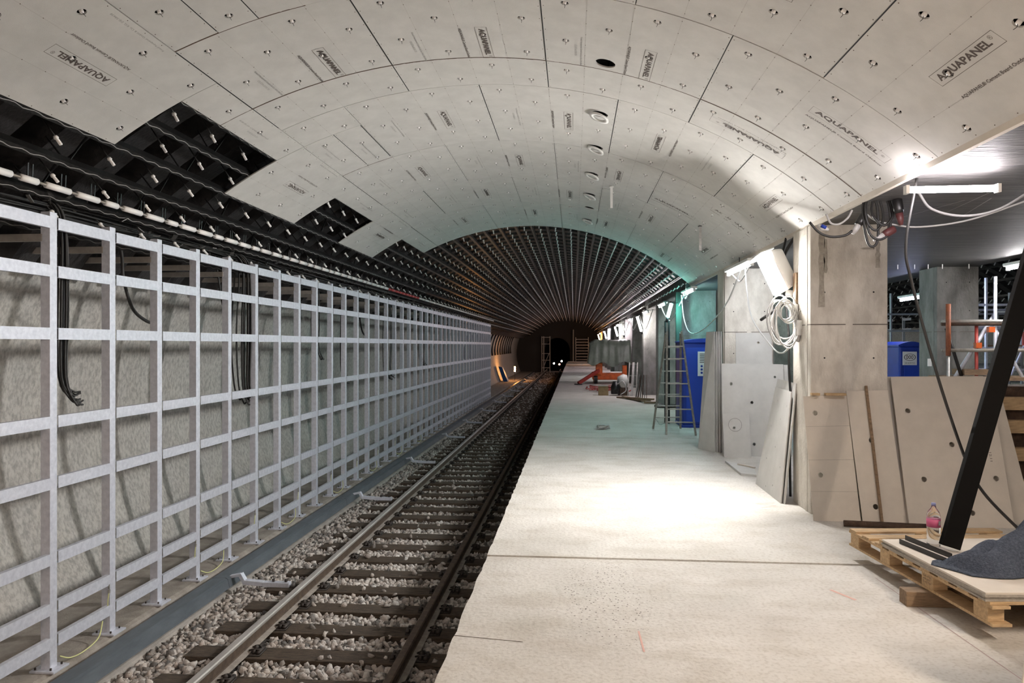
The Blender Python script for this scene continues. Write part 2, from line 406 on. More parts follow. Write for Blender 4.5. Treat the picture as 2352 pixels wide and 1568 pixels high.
# edge fascia of the vault on the platform side
m=MB(); e0=arc(3.73,0); m.prism([(e0[0]-.004,e0[2]+.01),(e0[0]+.01,e0[2]-.035),(e0[0]+.075,e0[2]-.02),(e0[0]+.075,e0[2]+.03)],-.8,15.45)
struct(m.build('trim_1',BOARDW),'narrow cement board edge along the platform side of vault')

# recessed light openings: dark boxes above and white rings hanging
for i,(a,b) in enumerate(BIG):
    if i in (0,5): continue
    m=MB(); p=Vector(arc(a,b,-.03)); n=20; tl=(-.25,.12) 
    for j in range(n):
        A=2*pi*j/n
        for rr,dz in ((.10,0),(.062,0),(.062,-.016),(.10,-.016)):
            x,y=rr*cos(A),rr*sin(A); m.v.append((p.x+x,p.y+y,p.z+dz-x*.42-y*.1))
    for j in range(n):
        k=(j+1)%n
        for q in range(4): m.f.append((j*4+q,k*4+q,k*4+(q+1)%4,j*4+(q+1)%4))
    o=m.build('downlight_ring',WHITE,None,True)
    tag(o,f'white downlight ring hanging below its ceiling hole, {ordi(i if i<5 else i-1)} from the camera','downlight','downlight rings along the vault')
    for ang in (0.3,3.3): MB().tube([p+Vector((.09*cos(ang),.09*sin(ang),-.01-.04*cos(ang))),p+Vector((.075*cos(ang),.075*sin(ang),.06))],.003,5).build('spring_clip',ALU,o)

# ---------------- pins ----------------
def pin_mesh(b,s,y,r0=-.035,low=True):
    a=s/R; d=Vector((sin(a),0,cos(a))); base=Vector(arc(s,y,0)); n=6 if low else 10
    prof=[(r0,.014),(r0+.06,.013),(r0+.085,.022)]
    b.tube([base+d*(w) for w,_ in prof],[q for _,q in prof],n)
pp=sorted(PINS,key=lambda p:p[1]+(0 if (p[0]<-3.1) else 0))
vis=[p for p in pp if p[1]>3.6 or p[0]>2.9]
near=vis[:300]; rest=vis[300:]
protos={}
cnt={}
rowsk=sorted(set(p[2] for p in near))
for (s,y,k) in near:
    onboard=any(b0<s<b1 and c0<y<c1 for b0,b1,c0,c1,_ in BOARDS)
    key=(k,onboard)
    if key not in protos:
        m=MB(); a=s/R; d=Vector((sin(a),0,cos(a))); base=Vector(arc(s,y,0)); r0=-.006 if onboard else -.03
        prof=[(r0,.009),(r0+.004,.014),(r0+.062,.013),(r0+.066,.020),(r0+.084,.0165),(r0+.088,.008)]
        m.tube([base+d*w_ for w_,_ in prof],[q for _,q in prof],10)
        o=m.build('anchor_pin',PIN,None,True)
        # dark wire bent out of the pin
        t=Vector((cos(a),0,-sin(a)))
        wv=MB().tube(spline([base+d*(r0+.0),base+d*(r0-.012)+t*.006,base+d*(r0-.02)+t*.004+Vector((0,.018,0))],3),.0018,5)
        wv.build('tie_wire',BLK,o,True); MB().tube([base+d*(r0+.088),base+d*.31],.006,6).build('rod',BLK,o,True); protos[key]=(o,y)
    else:
        src,y_=protos[key]; o=copytree(src); o.location=src.location.copy(); o.location.y+=y-y_
        if onboard and random.random()<.4:
            o.children[0].scale=(1.6,1.6,1.6) if False else (1,1,1)
    cnt[k]=cnt.get(k,0)+1
    tag(o,f'white anchor pin {"poking through a ceiling board hole" if onboard else "hanging in the open dark vault"}, {ordi(cnt[k])} in {ordi(rowsk.index(k)+1)} row from left wall','pin','white anchor pins in the vault')
m=MB()
for s,y,k in rest:
    on=any(b0<s<b1 and c0<y<c1 for b0,b1,c0,c1,_ in BOARDS); pin_mesh(m,s,y,-.006 if on else -.03)
for i in range(0,10): pass
tag(m.build('anchor_pins',PIN),'rows of small white anchor pins running far down the dark vault','pins','distant anchor pins',kind='stuff')

# ---------------- dark vault: shell, battens ----------------
def vault_shell(mir=False,y0=-3,y1=76,a0=-.93,a1=.80):
    m=MB(); nA=22; ys=[]; y=y0
    while y<y1:
        ys+=[(y,5.72),(y+.20,5.72),(y+.26,5.44),(y+.56,5.44),(y+.645-.001,5.72)]; y+=.645
    for (yy,rr) in ys:
        for i in range(nA+1):
            a=a0+(a1-a0)*i/nA; x=CX+rr*sin(a); 
            m.v.append(((8.8-x) if mir else x,yy,CZ+rr*cos(a)))
    for j in range(len(ys)-1):
        for i in range(nA): m.f.append((j*(nA+1)+i,j*(nA+1)+i+1,(j+1)*(nA+1)+i+1,(j+1)*(nA+1)+i))
    return m
struct(vault_shell().build('ceiling',RIB),'dark ribbed steel shell of the track vault')
struct(vault_shell(True,6).build('ceiling.001',RIB),'dark ribbed shell of the vault over the far track')
for i,k in enumerate(range(-12,11)):
    s=SJ(k); m=MB(); t=.026
    def q(u,y,w): return arc(s+u,y,w)
    y0=2.6 if k<-5 else 3
    prof=[(-t,.10),(-t,.022),(t,.022),(t,.10),(t-.006,.10),(t-.006,.028),(-t+.006,.028),(-t+.006,.10)]
    o_=len(m.v)
    for y in (y0,76):
        for u,w_ in prof: m.v.append(q(u,y,w_))
    n=len(prof); m.f+=[(o_+j,o_+(j+1)%n,o_+n+(j+1)%n,o_+n+j) for j in range(n)]
    o=m.build('ceiling_batten',BATT); tag(o,f'dark steel batten running lengthwise down the vault, {ordi(i+1)} from the left wall','batten','lengthwise battens of the dark vault')
    h=MB(); y=3.0
    while y<40:
        if not (k>-6 and y<14.6):
            h.bar(q(0,y,.06),q(0,y,.34),.012,.012,(0,1,0))
            if k<-4: h.bar(q(.02,y+.05,.09),q(.2,y+.3,.33),.02,.008,(0,1,0))
        y+=1.29
    ho=h.build('hanger_rods',BLK,o); ho['kind']='stuff'
    if k<-5 or True:
        wv=[]; y=3.0 if k<-5 else 14.8; e=20 if k<-5 else 24
        while y<e: wv.append(q(.009*sin(y*30)-.002,y,.018+.003*cos(y*30))); y+=.045
        MB().tube(wv,.0045 if k<-5 else .004,5).build('binding_wire',mat('wire_grey',(.30,.29,.28),.5,.3),o,True)

# white clamp pipe low in the vault
pm=empty('conduit_pipe',arc(-3.62,5,-.03),'white sectioned conduit pipe clipped low along the dark vault above wall grid','pipe')
y=3.2; i=0
while y<38:
    ln=.27 if i%3 else .17
    mm=PIN if not (16.2<y<19.5) else mat('red_plastic',(.6,.06,.06),.5)
    sec=MB().tube([arc(-3.64,y,-.03),arc(-3.64,y+ln,-.03)],.028,10).build('pipe_section',mm,pm,True)
    y+=ln+.10; i+=1
MB().tube([arc(-3.64,3.2,-.03),arc(-3.64,38,-.03)],.012,6).build('inner_pipe',ALU,pm,True)
y=3.45; cl=MB()
while y<20:
    for dy in (0,.05): cl.bar(arc(-3.64,y+dy,-.02),arc(-3.55,y+dy-.015,.06),.006,.012,(0,1,0))
    y+=.37
cl.build('pipe_clips',BLK,pm)['kind']='stuff'
# black cable bundle lying along the top of the wall grid
tr=empty('cable_bundle',(-4.62,5,2.93),'thick black cable bundle lying along top of the wall grid','cables')
for i in range(14):
    pts=[]; ph=random.uniform(0,6); rx,rz=random.uniform(-.06,.06),random.uniform(-.035,.05)
    y=2.6
    while y<30: pts.append((-4.64+rx+.02*sin(y*2.1+ph),y,2.95+rz+.02*sin(y*1.3+ph*2)+.02*sin(y*.9))); y+=.25
    MB().tube(pts,.011,5).build('cable_strand',CAB,tr,True)
# small steel brackets crowding between pipe and grid
random.seed(3)
br=MB()
for i in range(220):
    y=random.uniform(3,30); s=random.uniform(-4.1,-3.72); w_=random.uniform(-.02,.12)
    p=Vector(arc(s,y,w_)); q2=p+Vector((random.uniform(-.03,.08),random.uniform(-.07,.07),random.uniform(-.06,.06)))
    br.bar(p,q2,random.choice((.01,.03,.05)),.006)
tag(br.build('steel_brackets',mat('bracket_metal',(.16,.155,.15),.4,.6,.4,20)),'clutter of small steel brackets and offcuts above wall grid','brackets',kind='stuff')

# ---------------- left wall, ledge, trackbed ----------------
def wall_prof(z): return -1.81-math.sqrt(4.24**2-(z-.9)**2)
def concave(mir,y0,y1):
    m=MB(); zs=[-1.05+4.1*i/24 for i in range(25)]; ys=[y0+(y1-y0)*j/40 for j in range(41)]
    for y in ys:
        for z in zs: 
            x=wall_prof(z); m.v.append(((8.8-x) if mir else x,y,z))
        for z in zs[::-1]:
            x=wall_prof(z)-.3; m.v.append(((8.8-x) if mir else x,y,z))
    n=50
    for j in range(40):
        for i in range(n): m.f.append((j*n+i,j*n+(i+1)%n,(j+1)*n+(i+1)%n,(j+1)*n+i))
    return m
struct(concave(False,-3,76).build('wall_left',WALLC,None,True),'curved rough concrete tunnel wall behind the wall grid')
struct(concave(True,5,76).build('wall_right',WALLC,None,True),'curved concrete wall beyond the far track')
m=MB().prism([(-5.9,-1.0),(-4.40,-1.0),(-4.36,-1.015),(-4.33,-1.05),(-4.32,-1.12),(-4.28,-1.13),(-4.28,-1.5),(-5.9,-1.5)],-3,76)
struct(m.build('trim_2',LEDGE),'dusty concrete ledge at the foot of the wall')
m=MB().prism([(-4.22,-1.15),(-4.19,-1.135),(-4.06,-1.135),(-4.03,-1.15),(-3.98,-1.26),(-3.98,-1.5),(-4.22,-1.5)],-3,76)
struct(m.build('trim_3',KERB),'pale concrete trough kerb between the conductor rail and ballast')
m=MB().box(-5.9,-.3,-3,130,-1.8,-1.3); struct(m.build('floor.010',DIRT),'track bed floor')
# conductor rail cover
y=2.4; i=0
Lc=4.35
ends=[-1.25+Lc*j for j in range(0,18)]
ends=[2.2-Lc,2.2]+[8.02+Lc*j for j in range(-1,0)]+[8.02]+[8.02+Lc*j for j in range(1,16)]
ends=sorted(set(round(e,3) for e in ends if e>2.0 or e==2.2))
for i in range(len(ends)-1):
    a,b=ends[i]+.004,ends[i+1]-.004
    t=empty('conductor_rail_cover',(-4.1,(a+b)/2,-1.1),f'dark grey boxed conductor rail cover, {ordi(i+1)} length from the camera','rail cover','conductor rail covers along the wall')
    MB().prism([(-4.22,-.985),(-4.19,-.955),(-4.03,-.945),(-4.0,-.96),(-3.975,-1.06),(-3.985,-1.065),(-4.01,-.985),(-4.19,-.985)],a,b).build('cover_shell',COVER,t)
    MB().box(-4.14,-4.06,a,b,-1.10,-1.03).build('conductor_rail',RAILS,t)
# rails
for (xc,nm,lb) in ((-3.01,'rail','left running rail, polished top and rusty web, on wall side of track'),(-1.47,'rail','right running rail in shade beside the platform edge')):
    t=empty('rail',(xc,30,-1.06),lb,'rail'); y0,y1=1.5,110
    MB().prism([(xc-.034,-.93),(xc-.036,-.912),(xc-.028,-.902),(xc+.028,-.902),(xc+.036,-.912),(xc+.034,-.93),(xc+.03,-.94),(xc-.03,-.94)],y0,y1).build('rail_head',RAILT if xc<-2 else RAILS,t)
    MB().prism([(xc-.032,-.9401),(xc+.032,-.9401),(xc+.009,-.955),(xc+.009,-1.03),(xc+.02,-1.036),(xc-.02,-1.036),(xc-.009,-1.03),(xc-.009,-.955)],y0,y1).build('rail_web',RAILS,t)
    MB().prism([(xc-.07,-1.055),(xc+.07,-1.055),(xc+.07,-1.045),(xc+.02,-1.0362),(xc-.02,-1.0362),(xc-.07,-1.045)],y0,y1).build('rail_foot',RAILF,t)
# sleepers
def fastener(b,xc,y):
    b.box(xc-.17,xc+.17,y-.08,y+.08,-1.07,-1.058)
    for sg in (-1,1):
        x=xc+sg*.105
        b.tube([(x,y-.05,-1.058),(x,y-.05,-1.02)],.016,8); b.tube([(x,y+.05,-1.058),(x,y+.05,-1.02)],.016,8)
        b.tube([(x,y,-1.06),(x,y,-1.0)],.012,6); b.tube([(x,y,-1.03),(x,y,-1.008)],.024,6)
        b.tube(spline([(x-sg*.05,y-.035,-1.035),(x+sg*.0,y-.045,-1.02),(x+sg*.045,y-.02,-1.03),(x+sg*.045,y+.02,-1.03),(x,y+.045,-1.02),(x-sg*.05,y+.035,-1.035)],3),.008,6)
        b.box(min(x+sg*.03,x+sg*.06),max(x+sg*.03,x+sg*.06),y-.07,y+.07,-1.058,-1.03)
SY=[]
y=6.25+.12-.588*5
while y<76: SY.append(y); y+=.588
def mk_sleeper(y):
    t=empty('sleeper',(-2.24,y,-1.2),'x','sleeper')
    MB().box(-3.54,-.94,y-.125,y+.125,-1.20,-1.07).build('timber',TIMBER,t,bevel=.008)
    for xc in (-3.01,-1.47):
        b=MB(); fastener(b,xc,y); b.build('rail_fastener',IRON,t,True)
    return t
ps=mk_sleeper(SY[0])
for i,y in enumerate(SY):
    if i==0: t=ps
    else:
        t=copytree(ps); t.location.y=y; 
    tag(t,f'dark timber sleeper with rail clips, {ordi(i+1)} along the track from the camera','sleeper','timber sleepers under the rails')
# conductor rail brackets
yb=6.37+.588*2; bi=0
for i in range(13):
    yy=min(SY,key=lambda q_:abs(q_-(8.15+4.47*i)))
    t=empty('conductor_rail_bracket',(-3.5,yy,-1.07),f'pale angled bracket carrying the conductor rail, {ordi(i+1)} from the camera','bracket','conductor rail brackets')
    MB().bar((-3.30,yy,-1.04),(-3.62,yy,-1.04),.08,.055).bar((-3.62,yy,-1.035),(-3.86,yy,-1.00-.02),.08,.05).build('bracket_foot',GALV,t,bevel=.004)
    MB().bar((-3.84,yy,-1.03),(-3.90,yy,-.93),.07,.04).bar((-3.90,yy,-.94),(-4.02,yy,-.965),.06,.03).build('bracket_arm',GALV,t)
    MB().disc((-3.35,yy,-1.01),.018,6,.03).disc((-3.5,yy,-1.01),.018,6,.03).build('bolt',IRON,t)
# ballast
def stones(x0,x1,y0,y1,sp,size,zf,seed):
    rg=np.random.default_rng(seed)
    phi=(1+5**.5)/2
    iv=np.array([(-1,phi,0),(1,phi,0),(-1,-phi,0),(1,-phi,0),(0,-1,phi),(0,1,phi),(0,-1,-phi),(0,1,-phi),(phi,0,-1),(phi,0,1),(-phi,0,-1),(-phi,0,1)])/1.9
    fi=np.array([(0,11,5),(0,5,1),(0,1,7),(0,7,10),(0,10,11),(1,5,9),(5,11,4),(11,10,2),(10,7,6),(7,1,8),(3,9,4),(3,4,2),(3,2,6),(3,6,8),(3,8,9),(4,9,5),(2,4,11),(6,2,10),(8,6,7),(9,8,1)])
    n=int((x1-x0)*(y1-y0)/(sp*sp))
    gx,gy=int((x1-x0)/sp),int((y1-y0)/sp)
    X,Y=np.meshgrid(x0+(np.arange(gx)+.5)*sp,y0+(np.arange(gy)+.5)*sp); X=X.ravel()+rg.uniform(-.5,.5,X.size)*sp; Y=Y.ravel()+rg.uniform(-.5,.5,Y.size)*sp
    sy=np.array(SY); d=np.min(np.abs(Y[:,None]-sy[None,:]),axis=1)
    keep=~((d<.135)&(X>-3.56)&(X<-.92)); 
    keep|=(rg.random(X.size)<.02)&(np.abs(X+3.01)>.2)&(np.abs(X+1.47)>.2)
    keep&=(np.abs(X+3.01)>.05)&(np.abs(X+1.47)>.05)
    X,Y,d=X[keep],Y[keep],d[keep]; n=X.size
    Z=zf(X,Y)+rg.uniform(-.018,.018,n)+np.where((d<.135)&(X>-3.56)&(X<-.92),.055,0)
    V=np.repeat(iv[None],n,0)*(rg.uniform(.55,1.35,(n,12,1)))
    S=rg.uniform(.45,1.45,(n,1,3))*size; V=V*S
    Q=rg.normal(size=(n,4)); Q/=np.linalg.norm(Q,axis=1,keepdims=True); a,b,c,dd=Q.T
    Rm=np.array([[a*a+b*b-c*c-dd*dd,2*(b*c-a*dd),2*(b*dd+a*c)],[2*(b*c+a*dd),a*a-b*b+c*c-dd*dd,2*(c*dd-a*b)],[2*(b*dd-a*c),2*(c*dd+a*b),a*a-b*b-c*c+dd*dd]]).transpose(2,0,1)
    V=np.einsum('nij,nkj->nki',Rm,V)+np.stack([X,Y,Z],1)[:,None,:]
    Fc=(fi[None]+(np.arange(n)*12)[:,None,None]).reshape(-1,3); return V.reshape(-1,3),Fc
def zb(X,Y): return -1.125-.05*np.clip((-3.6-X)/.35,0,1)-.03*np.clip((X+.95)/.3,0,1)
Vs=[];Fs=[];o_=0
for (x0,x1,y0,y1,sp,sz,sd) in ((-3.98,-.5,3.6,11,.045,.031,1),(-3.98,-.5,11,22,.06,.034,2),(-3.98,-.5,22,45,.10,.05,3),(-3.98,-.5,45,76,.18,.075,4),(-3.98,-.5,3.6,11,.065,.034,5)):
    v,f=stones(x0,x1,y0,y1,sp,sz,(zb if sd!=5 else (lambda X,Y:zb(X,Y)+.012)),sd); Vs.append(v);Fs.append(f+o_);o_+=len(v)
V=np.concatenate(Vs);Fc=np.concatenate(Fs)
me=bpy.data.meshes.new('ballast'); me.vertices.add(len(V)); me.vertices.foreach_set('co',(V-np.array([-2.2,30,-1.2])).ravel()); me.loops.add(Fc.size); me.loops.foreach_set('vertex_index',Fc.ravel().astype(np.int32)); me.polygons.add(len(Fc)); me.polygons.foreach_set('loop_start',np.arange(0,Fc.size,3,dtype=np.int32)); me.polygons.foreach_set('loop_total',np.full(len(Fc),3,dtype=np.int32)); me.update(calc_edges=True); me.materials.append(STONE)
o=bpy.data.objects.new('ballast',me); C.objects.link(o); o.location=(-2.2,30,-1.2); tag(o,'crushed grey ballast stones filling the track bed','ballast',kind='stuff')
m=MB().prism([(-3.98,-1.19),(-3.6,-1.13),(-.95,-1.13),(-.4,-1.17),(-.4,-1.4),(-3.98,-1.4)],0,110); struct(m.build('floor.011',DIRT),'dark fines under the ballast')

# ---------------- wall grid ----------------
BZ=[2.79,2.38,1.85,1.10,.58,-.06,-.48,-.77]
def mk_bay(k):
    Y=5.742+.785*k
    t=empty('wall_frame',(-4.44,Y,-1.0),'x','frame')
    MB().prism([(-4.40,-.985),(-4.485,-.985),(-4.485,2.88),(-4.40,2.88)],Y-.042,Y+.043).build('post',GALV,t,bevel=.003)
    MB().box(-4.55,-4.33,Y-.09,Y+.10,-1.0,-.982).build('base_plate',GALV,t,bevel=.002)
    b=MB()
    for dx,dy in ((-.52+.0,-.06),(-.38,-.06),(-.52,.07),(-.38,.07)): b.disc((-4.0+dx,Y+dy,-.982),.009,6,.018)
    b.build('anchor_bolts',IRON,t)
    for i,z in enumerate(BZ):
        y0,y1=Y+.056,Y+.785-.043; x1=-4.398; x0=-4.438; h=.05; g=.004
        b=MB(); b.prism([(x1,z-h),(x1,z+h),(x0,z+h),(x0,z+h-g),(x1-g,z+h-g),(x1-g,z-h+g),(x0,z-h+g),(x0,z-h)],y0,y1)
        b.build('crossbar',GALV,t)
    MB().bar((-4.47,Y-.03,2.66),(-5.42,Y-.03,2.66),.05,.06).build('wall_bracket',mat('galv_bracket',(.36,.33,.30),.6,.3,.2,14),t)
    MB().bar((-4.47,Y-.03,-.62),(-5.5,Y-.03,-.62),.03,.03).build('lower_bracket',MT['galv_bracket'],t) if False else None
    return t
b0=mk_bay(-3)
for j,k in enumerate(range(-3,42)):
    t=b0 if k==-3 else copytree(b0)
    if k!=-3: t.location.y=5.742+.785*k
    tag(t,f'galvanised steel wall frame bay of post and eight crossbars, {ordi(k+4)} from the near end','frame','galvanised frame bays along left wall')
    if k==41:
        for c in list(t.children):
            if c.name.startswith('crossbar'): bpy.data.objects.remove(c)
# hanging cable bundles behind / on the grid
def bundle(name,x,y,z0,z1,n,spread,label,hook=0,rad=.009):
    t=empty(name,(x,y,z1),label,'cables'); random.seed(int(y*10))
    for i in range(n):
        dx,dy=random.gauss(0,spread),random.gauss(0,spread); e=z1+random.uniform(0,.12)
        pts=[(x-.12+dx,y+dy-.25,z0+.12),(x-.04+dx,y+dy-.08,z0+.06),(x+dx,y+dy,z0-.15),(x+dx*1.3,y+dy*1.6,(z0+z1)/2),(x+dx,y+dy*1.2,z1+.25),(x+dx+.04,y+dy+.03+hook*.5,e),(x+.06+dx,y+dy+hook+random.uniform(0,.06),e-.02+random.uniform(-.02,.04))]
        MB().tube(spline(pts,4),rad,5).build('cable_strand',CAB,t,True)
    return t
bundle('cable_bundle',-4.52,6.0,2.95,1.22,12,.022,'black cable bundle hanging through first frame bay with a hooked frayed end',.10)
bundle('cable_bundle',-4.54,9.62,2.9,.95,20,.05,'fattest black cable bundle hanging behind the wall grid',.05,.012)
bundle('cable_bundle',-4.54,12.4,2.85,1.5,8,.03,'black cable bundle hanging in a middle bay of wall grid',.05)
bundle('cable_bundle',-4.54,13.8,2.85,1.0,8,.03,'thin black cable bundle with curled end in middle of wall grid',.25)
bundle('cable_bundle',-4.54,17.2,2.8,.9,10,.04,'black cable bundle hanging low in a far bay of wall grid',.2)
bundle('cable_bundle',-4.54,21.2,2.8,1.1,8,.04,'farthest black cable bundle hanging in the wall grid',.3)
cable('cable',[(-4.65,5.0,3.0),(-4.62,5.25,2.9),(-4.6,5.33,2.6),(-4.6,5.36,2.2)],.016,CAB,'short stiff black cable end behind nearest frame bay')
cable('cable',[(-4.75,7.1,3.0),(-4.72,7.15,2.7),(-4.7,7.15,2.45),(-4.7,7.3,2.15),(-4.7,7.55,2.02),(-4.7,7.75,2.0)],.018,CAB,'thick black cable curving behind the third frame bay')
cable('cable',[(-4.7,9.05,3.0),(-4.66,9.1,2.6),(-4.66,9.2,2.3),(-4.66,9.4,2.1)],.014,CAB,'black cable curving behind the fifth frame bay')
cable('cable',[(-4.6,15.0,3.0),(-4.6,15.05,2.6),(-4.6,15.3,2.1),(-4.6,15.6,1.95)],.02,CAB,'stiff black cable bent forward behind grid beyond middle')
# earth wires at the post feet
for i,k in enumerate(range(-1,20)):
    Y=5.742+.785*k
    if k%3==0:
        o=cable('earth_wire',[(-4.42,Y+.1,-.93),(-4.38,Y+.18,-.975),(-4.37,Y+.35,-.985),(-4.38,Y+.55,-.95),(-4.43,Y+.68,-.85)],.006,YEL,f'yellow green earth wire looping at post foot, {ordi(i+1)} bay from near','wire',group='earth wires at the post feet')
    if k%2==1:
        t=empty('earth_terminal',(-4.39,Y-.04,-.6),f'small bolted earth terminal with yellow green lead on post, {ordi(i+1)} bay from near','terminal','earth terminals on the posts')
        MB().disc((-4.40,Y-.055,-.6),.012,8,.03).disc((-4.40,Y-.055,-.56),.008,8,.04).build('terminal_bolt',ALU,t)
        MB().tube(spline([(-4.40,Y-.055,-.6),(-4.40,Y-.07,-.66),(-4.41,Y-.06,-.74)],3),.005,5).build('lead',YEL,t,True)

# ---------------- platform, hall shell ----------------
def slab(nm,y0,y1,lab):
    rg=random.Random(int(y0*7)); n=max(2,int((y1-y0)/.12)); m=MB(); pts=[(-.72+rg.uniform(-.007,.007),y0+(y1-y0)*i/n) for i in range(n+1)]
    top=[(x,y,0) for x,y in pts]; b2=[(x+rg.uniform(-.004,.004),y,-.05) for x,y in pts]; b3=[(x+.01,y,-.22) for x,y in pts]; k=n+1
    m.v=top+b2+b3+[(9.5,y0,0),(9.5,y1,0),(9.5,y0,-.22),(9.5,y1,-.22)]
    for i in range(n): m.f+=[(i,i+1,k+i+1,k+i),(k+i,k+i+1,2*k+i+1,2*k+i)]
    a=3*k; m.f.append(tuple(range(k))[::-1]+(a,a+1)); m.f.append(tuple(range(2*k,3*k))+(a+3,a+2)); m.f.append((0,k,2*k,a+2,a)); m.f.append((k-1,a+1,a+3,3*k-1,2*k-1)); m.f.append((a,a+2,a+3,a+1))
    struct(m.build(nm,FLOOR),lab)
g=.024
slab('floor',-6,5.945-g,'pale dusty concrete platform slab nearest the camera')
slab('floor.001',5.945+g,13.72-g,'brightly lit concrete platform slab beyond the first joint')
slab('floor.002',13.72+.008,23.8-.008,'grey concrete platform slab in the middle distance')
slab('floor.003',23.8+.004,76,'far concrete platform slab')
struct(MB().box(-.28,9.2,-6,76,-1.3,-.22).build('wall_platform',CONCD),'dark concrete wall beneath the platform edge')
struct(MB().box(9.2,14.6,-6,76,-1.6,-1.15).build('floor.004',DIRT),'bed of the far track')
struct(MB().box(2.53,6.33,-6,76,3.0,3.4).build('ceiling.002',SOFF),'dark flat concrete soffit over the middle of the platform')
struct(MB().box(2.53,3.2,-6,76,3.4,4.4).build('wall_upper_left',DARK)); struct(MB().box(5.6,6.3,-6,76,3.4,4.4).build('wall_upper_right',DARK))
struct(MB().box(-7,15.5,-6.3,-6,-1.8,5.5).build('wall_back',CONCD),'concrete wall behind the camera')
# end wall with arched tunnel mouth
def arch_wall(y,xc,hw,ztop,x0,x1,z0,z1,m,lab,nm):
    b=MB(); n=24; hole=[(xc-hw,z0)]+[(xc-hw*cos(pi*i/n),(ztop-hw)+hw*sin(pi*i/n)) for i in range(n+1)]+[(xc+hw,z0)]
    for d in (0,.3):
        o=len(b.v)
        for x,z in hole: b.v.append((x,y+d,z))
        for x,z in hole:
            b.v.append((x0 if x<xc-hw*.99 else (x1 if x>xc+hw*.99 else x0+(x1-x0)*(x-xc+hw)/(2*hw)),y+d,z0 if z==z0 else (z1 if abs(x-xc)<hw*.99 else max(z,z0))))
        k=len(hole)
        for i in range(k-1): b.f.append((o+i,o+i+1,o+k+i+1,o+k+i))
    k=len(hole)
    for i in range(k-1): b.f.append((i,i+1,2*k+i+1,2*k+i))
    struct(b.build(nm,m),lab)
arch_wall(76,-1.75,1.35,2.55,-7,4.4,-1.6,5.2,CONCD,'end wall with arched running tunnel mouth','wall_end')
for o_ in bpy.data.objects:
    if o_.name=='wall_end': o_.data.materials[0]=mat('near_black_concrete',(.06,.058,.055),.9)  # end wall swapped to an even, near-black base colour
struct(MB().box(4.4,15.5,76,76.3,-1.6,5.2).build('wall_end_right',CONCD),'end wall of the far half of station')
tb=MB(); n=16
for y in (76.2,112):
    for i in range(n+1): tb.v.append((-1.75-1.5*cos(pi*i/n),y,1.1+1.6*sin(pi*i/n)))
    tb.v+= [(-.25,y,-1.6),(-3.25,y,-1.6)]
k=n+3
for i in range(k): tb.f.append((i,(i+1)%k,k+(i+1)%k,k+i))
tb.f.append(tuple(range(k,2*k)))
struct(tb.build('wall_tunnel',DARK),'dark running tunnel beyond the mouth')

def pillar(x0,x1,y0,y1,lab,m=CONC):
    t=empty('concrete_pillar',((x0+x1)/2,(y0+y1)/2,0),lab,'pillar','concrete pillars along the platform')
    MB().box(x0,x1,y0,y1,0,3.0).build('shaft',m,t,bevel=.008)
    c=(x0+x1)/2-.0
    MB().box(c-.035,c+.035,y0-.004,y0+.002,.72,2.93).build('form_strip',m,t)
    MB().box(c-.035,c+.035,y0-.005,y0+.002,0,.715).build('form_strip',m,t)
    MB().box(x0-.001,x1+.001,y0-.0035,y1+.0035,1.962,1.972).build('form_joint',mat('joint_line',(.15,.13,.11),.9),t)
    MB().box(x0-.004,x0+.002,y0+.1,y0+.16,0,3.0).build('form_strip',m,t)
    h=MB()
    for z in (.35,1.0,1.62,2.3,2.75):
        for x in (x0+.14,x1-.14): h.tube([(x,y0-.002,z),(x,y0+.004,z)],.009,8)
    h.build('tie_holes',DARK,t)['kind']='stuff'
PY=[7.7,11.95,16.65,21.2,25.7,30.2,34.7,39.2,43.7,48.2,52.7,57.2,61.7,66.2,70.7]
for i,y in enumerate(PY):
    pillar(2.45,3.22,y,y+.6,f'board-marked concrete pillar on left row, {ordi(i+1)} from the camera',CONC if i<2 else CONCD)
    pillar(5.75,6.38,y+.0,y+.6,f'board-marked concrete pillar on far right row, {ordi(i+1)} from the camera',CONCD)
# dark stain streaks on the nearest pillar keep their own outline
st=MB()
for (x,z0,z1,w_) in ((2.56,2.15,2.9,.035),(3.12,2.55,2.82,.03),(2.60,2.5,2.85,.02),(3.02,2.74,2.76,.08)):
    n=8; L_=[];R_=[]
    for i in range(n+1):
        z=z0+(z1-z0)*i/n; ww=w_*random.uniform(.5,1)
        L_.append((x-ww,7.6945,z)); R_.append((x+ww,7.6945,z))
    o_=len(st.v); st.v+=L_+R_
    for i in range(n): st.f.append((o_+i,o_+n+1+i,o_+n+2+i,o_+i+1))
tag(st.build('damp_streaks',mat('streak',(.44,.40,.34),.9,0,.3,30)),'brownish damp streaks on the nearest pillar face','stain',kind='stuff')

# ---------------- lamps ----------------
def batten(x,y,z,ln,ax,col,e,lab,hous=True,grp='batten lamps along the platform edge'):
    t=empty('batten_lamp',(x,y,z),lab,'lamp',grp); h=ln/2
    d=(0,1,0) if ax=='y' else (1,0,0); D=Vector(d); c=Vector((x,y,z))
    MB().tube([c-D*h,c+D*h],.024,10).build('tube',GLOW(f'{col}{e}',col,e),t,True)
    if hous: MB().bar(c-D*(h+.03)+Vector((0,0,.053)),c+D*(h+.03)+Vector((0,0,.053)),.13,.045).build('housing',WHITE,t,bevel=.01)
    for sg in (-1,1): MB().bar(c+D*(sg*(h+.012))-D*.012,c+D*(sg*(h+.012))+D*.012,.05,.06).build('end_cap',WHITE,t)
    if z<2.87 and lab[:4]!='warm': MB().tube([c+Vector((0,0,.07)),c+Vector((0,0,3.03-z))],.006,6).build('hanger',BLK,t)
    return t
COOL=(.86,.92,1.0); NEUT=(1,.97,.93); TEAL=(.25,.95,.82); PNK=(1,.88,.96); WARMC=(1,.85,.70); ORG=(1,.42,.12)
